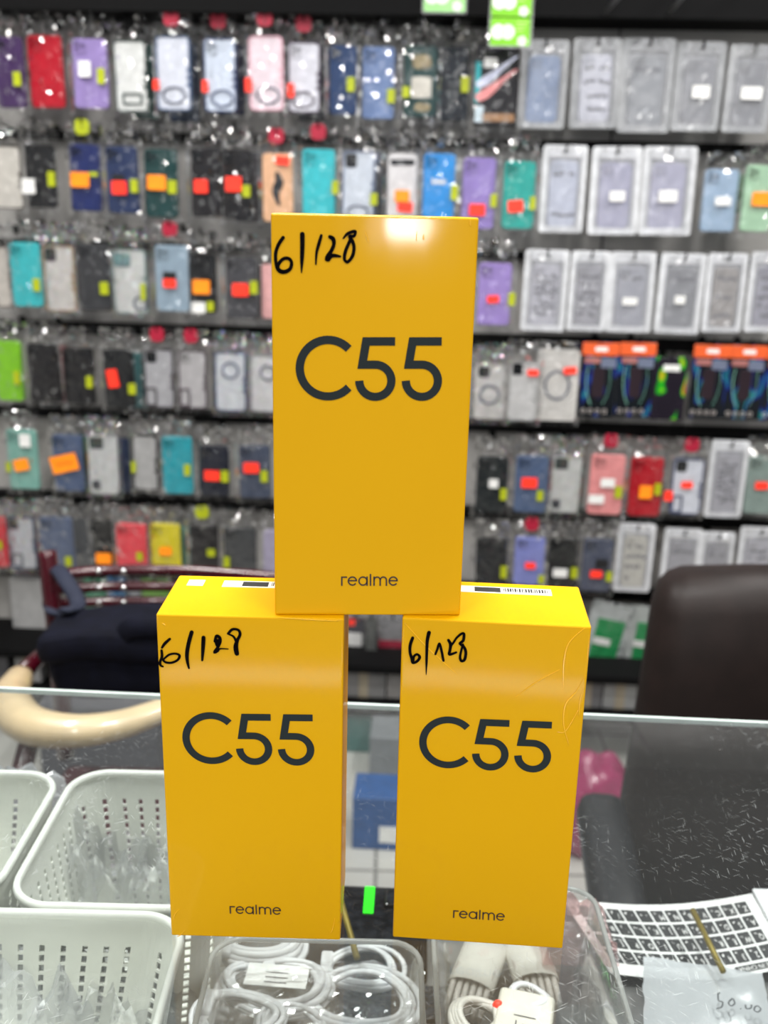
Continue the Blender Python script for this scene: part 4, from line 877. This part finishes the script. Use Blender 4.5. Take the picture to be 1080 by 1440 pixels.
bag_blob(508, 1405, zz + .008, .074, .058, .008, 'flat clear bag over the wide round coil', 21, THIN, amp=.004)
bag_blob(390, 1405, zz + .015, .085, .045, .006, 'flat clear bag over the labelled coil', 22, THIN, amp=.005)
def bundle(px, py, ang, label, ln=.055, seed=0):
    p = at_z(px, py, SHZ + .02); t = empty('braided_cable_bundle', (p.x, p.y, SHZ + .012), ang, label, 'cable', 'grey braided cable bundles'); t.rotation_euler.x = 0
    bm = bmesh.new()
    for k in range(6):
        x = -.0115 + .0046 * k; b = .012 - .0006 * abs(k - 2.5) * 2
        pts = [(x, y, .004 + .007 * math.sin((y + ln / 2) / ln * PI)) for y in [-ln / 2 + ln * q / 10 for q in range(11)]]
        pts = [(x * .8, -ln / 2 + .004, -.006)] + pts + [(x * .8, ln / 2 - .004, -.006)]
        add_tube(bm, pts, .0021, 7)
    from_bm('cable_strands', bm, CABG, t, smooth=True)
    bm = bmesh.new(); ys = (-.012, .030); ring = [(.0155 * math.cos(a), .012 + .0075 * math.sin(a)) for a in [2 * PI * k / 20 for k in range(20)]]
    V = [[bm.verts.new((x, y, z - .004)) for x, z in ring] for y in ys]
    for k in range(20): bm.faces.new((V[0][k], V[0][(k + 1) % 20], V[1][(k + 1) % 20], V[1][k]))
    o = from_bm('paper_sleeve', bm, mat('sleeve_paper', (204, 200, 192), .6), t, smooth=True); md = o.modifiers.new('s', 'SOLIDIFY'); md.thickness = .0006
    return t
bundle(668, 1372, -.35, 'grey braided cable bundle in a slanted paper sleeve')
bundle(748, 1362, .12, 'braided cable bundle in a white sleeve under the right box corner')
pc = at_z(738, 1424, SHZ + .05); t = empty('wall_charger', (pc.x, pc.y, SHZ + .0345), -.25, 'ivory wall charger lying in the right tray', 'charger')
box('charger_body', -.017, .017, -.025, .016, 0, .018, mat('ivory_plastic', (218, 214, 202), .35), t, .003)
bm = bmesh.new()
for q in ([(-.006, -.006), (.007, -.006)], [(-.004, -.010), (-.004, -.016), (.005, -.018)], [(.0, -.012), (.003, -.016)]): add_ribbon(bm, q, .0008, lambda u, v: (u, v, .0183))
from_bm('embossed_mark', bm, INK, t, norm=False)
tube('cable_loop', coil_pts(0, .014, .012, .013, .010, 2, .002, 0, 3), .002, CAB, t, seg=7)
box('resting_block', -.012, .012, -.015, .010, -.034, 0, mat('ivory_plastic', (218, 214, 202), .35), t, .003)
t = cable(672, 1440, SHZ + .04, .016, .015, 5, 'small coil with a red dot at the bottom frame edge', r=.0024, seed=15, m=mat('off_white_cable', (208, 204, 196), .4))
bm = bmesh.new(); bmesh.ops.create_uvsphere(bm, u_segments=10, v_segments=8, radius=.0035); from_bm('red_dot', bm, STK['red'], t, (.012, .004, .010), smooth=True)
PK = film('pink_film', tint=(.95, .72, .72), rough=.1, haze=.25, refl=1.6, hazec=(.9, .68, .68))
bag_blob(808, 1322, SHZ + .03, .05, .05, .02, 'pinkish clear plastic packet under the right edge of the right box', 25, PK, amp=.012)
# dark phone case with green sticker between the boxes
p = at_z(520, 1300, SHZ + .01); q = at_z(520, 1247, SHZ + .01)
t = empty('dark_phone_case', (p.x, p.y, SHZ + .001), -.03, 'black glossy phone case with a bright green sticker between the boxes', 'phone case')
DK = mat('black_gloss_case', (26, 28, 32), .18, coat=.6, var=.5, scale=120, bump=.15, bscale=200)
box('case_body', -.052, .042, -.05, (q.y - p.y), 0, .011, DK, t, .004)
box('camera_bump', .010, .036, (q.y - p.y) - .026, (q.y - p.y) - .006, .011, .014, DK, t, .002)
a = at_z(517, 1246, SHZ + .013); b = at_z(522, 1284, SHZ + .013)
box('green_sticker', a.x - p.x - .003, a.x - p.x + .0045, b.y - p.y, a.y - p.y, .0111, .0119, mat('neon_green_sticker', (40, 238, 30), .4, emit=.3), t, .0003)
t2 = box('dark_acrylic_sheet', X(478, 1320, SHZ), X(590, 1320, SHZ) + .03, Y(520, 1345, SHZ) - .06, p.y - .052, SHZ + .0003, SHZ + .004, mat('dark_scratched_acrylic', (44, 48, 54), .2, var=.5, scale=160, coat=.5, bump=.3, bscale=400))
tag(t2, 'dark scratched acrylic sheet lying below the green stickered case', 'sheet')
BR = mat('brass', (128, 112, 44), .5, .4)
a = at_z(478, 1262, -.10); b = at_z(502, 1347, -.10)
o = tube('brass_rod', [a + (a - b) * .3, a, b], .0021, BR); tag(o, 'thin brass rod crossing beside the right edge of the lower left box', 'rod', 'brass rods in the counter')
a = at_z(974, 1280, -.13); b = at_z(1017, 1366, -.13)
o = tube('brass_rod', [a, a.lerp(b, .5), b], .0021, BR); tag(o, 'thin brass rod lying over the keyboard sticker sheet', 'rod', 'brass rods in the counter')
# keyboard sticker sheet (lies upside down for the camera)
zk = SHZ + .006
TL, TR, BL, BR_ = at_z(795, 1268, zk), at_z(1052, 1262, zk), at_z(862, 1374, zk), at_z(1110, 1364, zk)
def kp(u, v, dz=0):
    p = TL.lerp(TR, u).lerp(BL.lerp(BR_, u), v); return Vector((p.x, p.y - .006 * math.sin(PI * u) * 1.0, zk + .003 * (2 * u - 1) ** 2 + dz))
sh_ = empty('keyboard_sticker_sheet', (0, 0, 0), 0, 'white sheet of black keyboard letter stickers, upside down', 'sticker sheet')
bm = bmesh.new(); G = [[bm.verts.new(kp(i / 16 * 1.04 - .02, j / 4)) for i in range(17)] for j in range(5)]
for j in range(4):
    for i in range(16): bm.faces.new((G[j][i], G[j][i + 1], G[j + 1][i + 1], G[j + 1][i]))
from_bm('sheet', bm, mat('sticker_paper', (226, 227, 226), .35), sh_, norm=False)
ROWS = ['ZXCVBNM,./\\;', "ASDFGHJKL'#:", 'QWERTYUIOP[]', '1234567890-=']
bm = bmesh.new(); tb = bmesh.new(); r2 = random.Random(5); KEYM = mat('sticker_black', (34, 36, 38), .4)
for j in range(4):
    for i in range(12):
        u0_, u1_ = .035 + .078 * i, .035 + .078 * i + .068; v0_, v1_ = .09 + .198 * j, .09 + .198 * j + .165
        bm.faces.new([bm.verts.new(kp(u, v, .0003)) for u, v in ((u0_, v0_), (u1_, v0_), (u1_, v1_), (u0_, v1_))])
        ch = ROWS[j][11 - i]; me = text_mesh(ch, 1.0)
        base = len(tb.verts)
        for vv in me.vertices:       # glyph turned half round: right way up for someone across the counter
            cu, cv = (u0_ + u1_) / 2 + .012, (v0_ + v1_) / 2 + .02
            tb.verts.new(kp(cu - vv.co.x * .036, cv + vv.co.y * .105, .0006))
        tb.verts.ensure_lookup_table()
        for f in me.polygons:
            try: tb.faces.new([tb.verts[base + q] for q in f.vertices])
            except ValueError: pass
        bpy.data.meshes.remove(me)
        x, y = (u0_ + .018), v0_ + .05      # the second script's letter: one small curved stroke
        pts = smooth_pts([(x + r2.uniform(-.008, .008), y + r2.uniform(-.02, .02)) for _ in range(4)], 3)
        for k in range(len(pts) - 1):
            (ax, ay), (bx_, by_) = pts[k], pts[k + 1]
            tb.faces.new([tb.verts.new(kp(ax, ay, .0006)), tb.verts.new(kp(bx_, by_, .0006)), tb.verts.new(kp(bx_ + .003, by_ + .009, .0006)), tb.verts.new(kp(ax + .003, ay + .009, .0006))])
            tb.verts.ensure_lookup_table()
from_bm('key_stickers', bm, KEYM, sh_, norm=False); from_bm('key_lettering', tb, WHITEL, sh_, norm=False)
bm = bmesh.new(); bm.faces.new([bm.verts.new(kp(u, v, .0003)) for u, v in ((.70, .89), (.985, .89), (.985, .965), (.70, .965))]); o = from_bm('origin_strip', bm, KEYM, sh_, norm=False)
me = text_mesh('MADE IN CHINA', 1.0); tb = bmesh.new()
for vv in me.vertices: tb.verts.new(kp(.8425 - vv.co.x * .034, .928 + vv.co.y * .07, .0006))
tb.verts.ensure_lookup_table()
for f in me.polygons: tb.faces.new([tb.verts[q] for q in f.vertices])
from_bm('origin_lettering', tb, WHITEL, o, norm=False)
# white paper packet right of the sheet
a = at_z(1062, 1256, zk + .004); bm = bmesh.new()
add_box(bm, a.x - .002, a.x + .07, a.y - .05, a.y + .002, zk + .004, zk + .007, .001); o = from_bm('paper_packet', bm, mat('white_paper', (214, 216, 218), .5)); tag(o, 'white paper packet at the right frame edge beside the sticker sheet', 'packet')
# frosted bag with 50.00
FROST = film('frosted_bag', tint=(.95, .96, .98), rough=.2, haze=.85, refl=.7, cap=.2, hazec=(.86, .89, .93))
zg = SHZ + .018
c0, c1, c2_, c3 = at_z(905, 1345, zg), at_z(1072, 1368, zg), at_z(1100, 1500, zg), at_z(905, 1500, zg)
bagT = empty('frosted_price_bag', ((c0.x + c1.x) / 2, (c0.y + c3.y) / 2, zg), 0, 'frosted plastic bag marked 50.00 in front of the sticker sheet', 'bag')
bm = bmesh.new(); NX, NY = 26, 20; org = bagT.location
G = []
for j in range(NY + 1):
    row = []
    for i in range(NX + 1):
        u, v_ = i / NX, j / NY; p = c0.lerp(c1, u).lerp(c3.lerp(c2_, u), v_)
        e = (1 - abs(2 * u - 1) ** 4) * (1 - abs(2 * v_ - 1) ** 4)
        z = zg + .004 * e + .0022 * (noise.noise(Vector((u * 5, v_ * 4, 3))) + .35 * noise.noise(Vector((u * 11, v_ * 8, 8)))) * (.3 + .7 * abs(2 * u - 1))
        row.append(bm.verts.new(Vector((p.x + .002 * noise.noise(Vector((v_ * 8, 0, 2))), p.y + .002 * noise.noise(Vector((u * 8, 5, 2))), z)) - org))
    G.append(row)
for j in range(NY):
    for i in range(NX): bm.faces.new((G[j][i], G[j][i + 1], G[j + 1][i + 1], G[j + 1][i]))
from_bm('bag_film', bm, FROST, bagT, norm=False, smooth=True)
bm = bmesh.new(); o0, sc = (860, 1250), 4.909
for pts in ([(735, 718), (738, 770), (765, 780), (760, 815), (722, 828)], [(740, 722), (750, 716)], [(835, 755), (808, 785), (825, 808), (850, 790), (838, 757)], [(888, 825), (896, 830)], [(925, 800), (930, 826), (962, 822), (966, 798)], [(990, 812), (985, 838), (1010, 850), (1030, 830), (1010, 808), (992, 814)]):
    P2 = smooth_pts(pts, 5) if len(pts) > 2 else pts
    uv = [at_z(o0[0] + q_[0] / sc, o0[1] + q_[1] / sc, zg + .012) - org for q_ in P2]
    add_ribbon(bm, [(q_.x, q_.y) for q_ in uv], .0011, lambda u, v: (u, v, .012))
from_bm('price_handwriting', bm, mat('grey_marker', (74, 76, 80), .5), bagT, norm=False)

# ---------------------------------------------------------------- chairs behind the counter
MAR = mat('maroon_tube', (64, 6, 20), .25, coat=.4); CREAM = mat('cream_wood', (196, 174, 136), .35, coat=.5, var=.12, scale=14)
CHR = mat('chrome', (200, 200, 200), .15, 1.0); NAVY = mat('navy_fabric', (9, 11, 24), .8, spec=.15, var=.25, scale=50, bump=.5, bscale=40)
Dc = 1.40
pl = at_y(66, 772, Dc + .02); chx = pl.x
t = empty('visitor_chair', (chx + .22, 1.2, ZF), 0, 'maroon metal chair with three slats and a cream armrest, behind the counter', 'chair')
OX, OY = chx + .22, 1.2
def cl(p): return Vector(p) - Vector((OX, OY, ZF))
lp = [at_y(66, 775, Dc + .02), at_y(72, 830, Dc + .01), at_y(80, 900, Dc)]
base = Vector((lp[2].x, Dc, -.5)); 
tube('back_post', [cl(q) for q in smooth_pts([lp[0], lp[1], lp[2], base], 5)], .014, MAR, t, seg=10)
ro = Vector((.42, 0, 0))
tube('back_post', [cl(Vector(q) + ro) for q in smooth_pts([lp[0], lp[1], lp[2], base], 5)], .014, MAR, t, seg=10)
for k, (ya, yb, ym) in enumerate(((812, 806, 803), (832, 828, 826), (852, 850, 847))):
    a = at_y(78, ya, Dc); c_ = at_y(215, ym, Dc + .045); b = Vector((lp[1].x + .42, Dc, a.z))
    sl = tube('back_slat', [cl(q) for q in smooth_pts([(lp[1].x, Dc + .01, a.z), (c_.x - .06, Dc + .045, c_.z), (c_.x + .06, Dc + .05, c_.z), (b.x, Dc + .01, b.z)], 6)], .0085, MAR, t, seg=8)
    for px_ in (139, 174):
        g = at_y(px_, ym, Dc + .035); bm = bmesh.new(); bmesh.ops.create_uvsphere(bm, u_segments=10, v_segments=6, radius=.0055); from_bm('chrome_stud', bm, CHR, sl, cl((g.x, Dc + .034, g.z)), smooth=True)
box('seat', -.21, .21, -.20, .20, .44, .49, mat('maroon_seat', (60, 14, 24), .5), t, .015)
for sx in (-1, 1):
    for sy in (-1, 1):
        tube('leg', [(sx * .2, sy * .19, .45), (sx * .205, sy * .2, .0)], .012, MAR, t, seg=8)
    arm = [cl((OX + sx * .23, Dc, -.20)), cl((OX + sx * .26, 1.25, -.22))]
# curved cream armrests
yA = 1.02
ap = [at_y(28, 950, yA + .22), at_y(14, 985, yA + .10), at_y(40, 1018, yA + .02), at_y(100, 1028, yA), at_y(165, 1020, yA + .01), at_y(225, 1000, yA + .04), at_y(290, 975, yA + .08)]
rad = [.018, .026, .027, .024, .021, .018, .015]
pp = smooth_pts([(*q, r_) for q, r_ in zip(ap, rad)], 6)
o = tube('armrest', [cl(q[:3]) for q in pp], [q[3] for q in pp], CREAM, t, seg=14, flat=.8)
tube('armrest_support', [cl(ap[0]), cl((lp[2].x, Dc - .01, ap[0].z - .02))], .012, MAR, t, seg=8)
tube('armrest_support', [cl(ap[2]) - Vector((0, 0, .02)), (-.2, -.19, .47)], .012, MAR, t, seg=8)
tube('armrest_support', [cl(ap[6]) - Vector((0, 0, .01)), (.02, -.19, .47)], .012, MAR, t, seg=8)
# navy shoulder bag hung on the chair
Db = 1.24
c00, c10 = at_y(46, 905, Db), at_y(262, 905, Db); cb = at_y(150, 990, Db); ct = at_y(150, 868, Db)
bg = empty('shoulder_bag', ((c00.x + c10.x) / 2, Db + .05, cb.z), 0, 'navy blue fabric shoulder bag hanging on the maroon chair', 'bag')
w_ = c10.x - c00.x; h_ = ct.z - cb.z
bm = bmesh.new(); add_box(bm, -w_ / 2 * .93, w_ / 2 * .93, -.05, .05, 0, h_ * .86, .028)
bmesh.ops.subdivide_edges(bm, edges=bm.edges, cuts=3, use_grid_fill=True)
for v in bm.verts:
    f = v.co.z / h_; v.co.x *= 1 - .10 * (1 - f) + .05 * math.sin(f * PI); v.co.z -= .018 * max(0, f - .6) * (abs(v.co.x) / (w_ / 2)) ** 2 * 3
    v.co += Vector((0, .006, .005)) * noise.noise(v.co * 14)
from_bm('bag_body', bm, NAVY, bg, smooth=True)
bm = bmesh.new(); add_box(bm, -w_ / 2 * .97, w_ / 2 * .97, -.062, .052, h_ * .50, h_ * .88, .02); bmesh.ops.subdivide_edges(bm, edges=bm.edges, cuts=3, use_grid_fill=True)
for v in bm.verts:
    v.co += Vector((0, .006, .006)) * noise.noise(v.co * 12 + Vector((3, 0, 0))); v.co.z -= .3 * v.co.x ** 2 + .06 * max(0, -v.co.x)
from_bm('front_flap', bm, NAVY, bg, smooth=True)
tube('carry_handle', smooth_pts([(.02, -.05, h_ * .80), (.04, -.06, h_ * .93), (.12, -.06, h_ * .94), (.17, -.05, h_ * .80)], 6), .008, NAVY, bg, seg=8, flat=2)
sp = at_y(104, 812, Dc - .03); L0 = bg.location
tube('shoulder_strap', smooth_pts([Vector((-w_ * .36, .0, h_ * .9)), at_y(110, 850, Dc - .06) - L0, at_y(92, 815, Dc - .03) - L0, at_y(76, 800, Dc + .02) - L0, at_y(70, 850, Dc + .03) - L0, Vector((-w_ * .47, .02, h_ * .8))], 6), .012, mat('navy_webbing', (20, 27, 48), .8), bg, seg=8, flat=.35)
# brown leather chair on the right
LEA = mat('dark_brown_leather', (30, 22, 20), .5, spec=.25, var=.15, scale=30, bump=.12, bscale=180)
Dr = 1.0; q0 = at_y(912, 1000, Dr); q1 = at_y(925, 880, Dr)
xl = at_y(905, 940, Dr).x; zt2 = q1.z + .012; zb2 = -.50; wr = .52
t = empty('leather_chair', (xl + wr / 2, 1.0, ZF), -.10, 'dark brown leather office chair at the right behind the counter', 'chair')
def padded(name, x0, x1, y0, y1, z0, z1, bev, m, parent, tp=0.0, bow=0.0):
    bm = bmesh.new(); add_box(bm, x0, x1, y0, y1, z0, z1, bev); bmesh.ops.subdivide_edges(bm, edges=[e for e in bm.edges if e.calc_length() > .08], cuts=4, use_grid_fill=True)
    xm_, zm = (x0 + x1) / 2, (z0 + z1) / 2
    for v in bm.verts:
        fz = (v.co.z - z0) / (z1 - z0); fx = (v.co.x - xm_) / ((x1 - x0) / 2)
        v.co.x = xm_ + (v.co.x - xm_) * (1 - tp * fz); v.co.y += bow * (1 - fx * fx) * math.sin(PI * min(1, max(0, fz))) + .05 * fz * fz * (tp > 0)
        if tp > 0: v.co.z += .015 * (1 - fx * fx) * fz
    return from_bm(name, bm, m, parent, smooth=True)
hT, hB = zt2 - ZF, zb2 - ZF
padded('backrest', -wr / 2, wr / 2, .02, .12, hB, hT, .04, LEA, t, .12, .02)
padded('seat', -wr / 2, wr / 2, -.24, .06, hB - .09, hB + .01, .035, LEA, t)
for sx in (-1, 1):
    padded('armrest', sx * (wr / 2 + .02) - .03, sx * (wr / 2 + .02) + .03, -.20, .05, hB + .12, hB + .17, .02, mat('black_chair_plastic', (26, 27, 30), .4), t)
    tube('arm_support', [(sx * (wr / 2 + .02), -.1, hB + .13), (sx * (wr / 2 + .015), -.1, hB - .05)], .018, mat('black_chair_plastic', (26, 27, 30), .4), t)
tube('gas_column', [(0, -.04, hB - .09), (0, -.04, .08)], .028, CHR, t, seg=12)
for k in range(5):
    a = k * 2 * PI / 5; tube('base_leg', [(0, -.04, .10), (.22 * math.cos(a), -.04 + .22 * math.sin(a), .065)], [.028, .018], mat('black_chair_plastic', (26, 27, 30), .4), t)
    bm = bmesh.new(); bmesh.ops.create_uvsphere(bm, u_segments=12, v_segments=8, radius=.03); from_bm('caster', bm, mat('black_chair_plastic', (26, 27, 30), .4), t, (.22 * math.cos(a), -.04 + .22 * math.sin(a), .0305), smooth=True)

# ---------------------------------------------------------------- things on the floor seen through the glass
def floor_box(px0, px1, pyb, hgt, dep, c, label, name='carton', cat='carton', rot=-YAW):
    a = at_z(px0, pyb, ZF); b = at_z(px1, pyb, ZF); wd = b.x - a.x
    t = empty(name, ((a.x + b.x) / 2, (a.y + b.y) / 2 + dep / 2, ZF + .0005), rot, label, cat, 'cartons and bags on the shop floor')
    box('box_body', -wd / 2, wd / 2, -dep / 2, dep / 2, 0, hgt, c2m(c, .45), t, .003); return t
t = floor_box(496, 585, 1196, .13, .10, (44, 84, 140), 'blue carton on the floor seen through the glass between the boxes')
box('white_label', -.01, .05, -.0515, -.05, .02, .06, WHITEL, t)
t = floor_box(440, 560, 1058, .10, .12, (60, 108, 104), 'dull teal carton by the wall seen through the glass between the boxes')
floor_box(520, 640, 1100, .12, .12, (120, 124, 128), 'grey carton on the floor behind the blue carton')
floor_box(60, 230, 1100, .2, .2, (78, 78, 84), 'dark grey carton on the floor seen under the chair at left')
floor_box(650, 800, 1080, .25, .2, (110, 110, 114), 'mid grey carton hidden low behind the right yellow box')
def pinkbag():
    p = at_z(830, 1215, ZF); bm = bmesh.new(); bmesh.ops.create_icosphere(bm, subdivisions=4, radius=1)
    for v in bm.verts:
        n_ = noise.noise(v.co * 2.2) * .12 + .1 * noise.noise(v.co * 6); k = 1 + n_; v.co = Vector((v.co.x * .10 * k, v.co.y * .08 * k, max(-.10, v.co.z * .13 * k) + .10))
    o = from_bm('plastic_bag', bm, mat('magenta_plastic', (148, 52, 92), .25, coat=.4), None, p + Vector((0, .07, .0005)), smooth=True); tag(o, 'magenta plastic bag on the floor right of the lower right box', 'bag')
pinkbag()

# ---------------------------------------------------------------- light fittings and lamps
def fitting(x, y, lx, ly, power, label):
    t = empty('ceiling_light', (x, y, ZC - .0), 0, label, 'ceiling light', 'ceiling light panels')
    box('housing', -lx / 2 - .02, lx / 2 + .02, -ly / 2 - .02, ly / 2 + .02, -.03, -.001, mat('white_housing', (230, 230, 230), .5), t)
    area('ceiling_lamp', (x, y, ZC - .035), (x, y, 0), lx, ly, power, (1, .98, .95))
fitting(-1.0, 1.35, .12, 1.2, 40, 'long white ceiling light over the left of the counter')
fitting(1.0, 1.35, .12, 1.2, 40, 'long white ceiling light over the right of the counter')
fitting(0, .55, .3, .3, 34, 'square ceiling light above the boxes')
fitting(-.9, -.9, .12, 1.2, 32, 'long white ceiling light on the customers side, left')
fitting(.9, -.9, .12, 1.2, 32, 'long white ceiling light on the customers side, right')
area('front_fill', (0, -2.6, 1.2), (0, 1, 0), 3.0, .7, 18, (1, .98, .95))  # broad fill added behind the camera, stands for no real fixture
area('shop_window_spot', (.35, -2.4, .30), (0, .4, .3), .12, .07, 7, (1, 1, 1))
# added unseen strip and fill lamp at the counter front, to brighten the shelf
tube('added_light_strip', [(-1.0, -DEP + .02, H - .02), (1.0, -DEP + .02, H - .02)], .006, mat('white_housing', (230, 230, 230), .5), cnt)
area('shelf_fill', (0, .06, -.03), (0, .45, -.14), 1.6, .02, 1.4, (1, 1, 1))
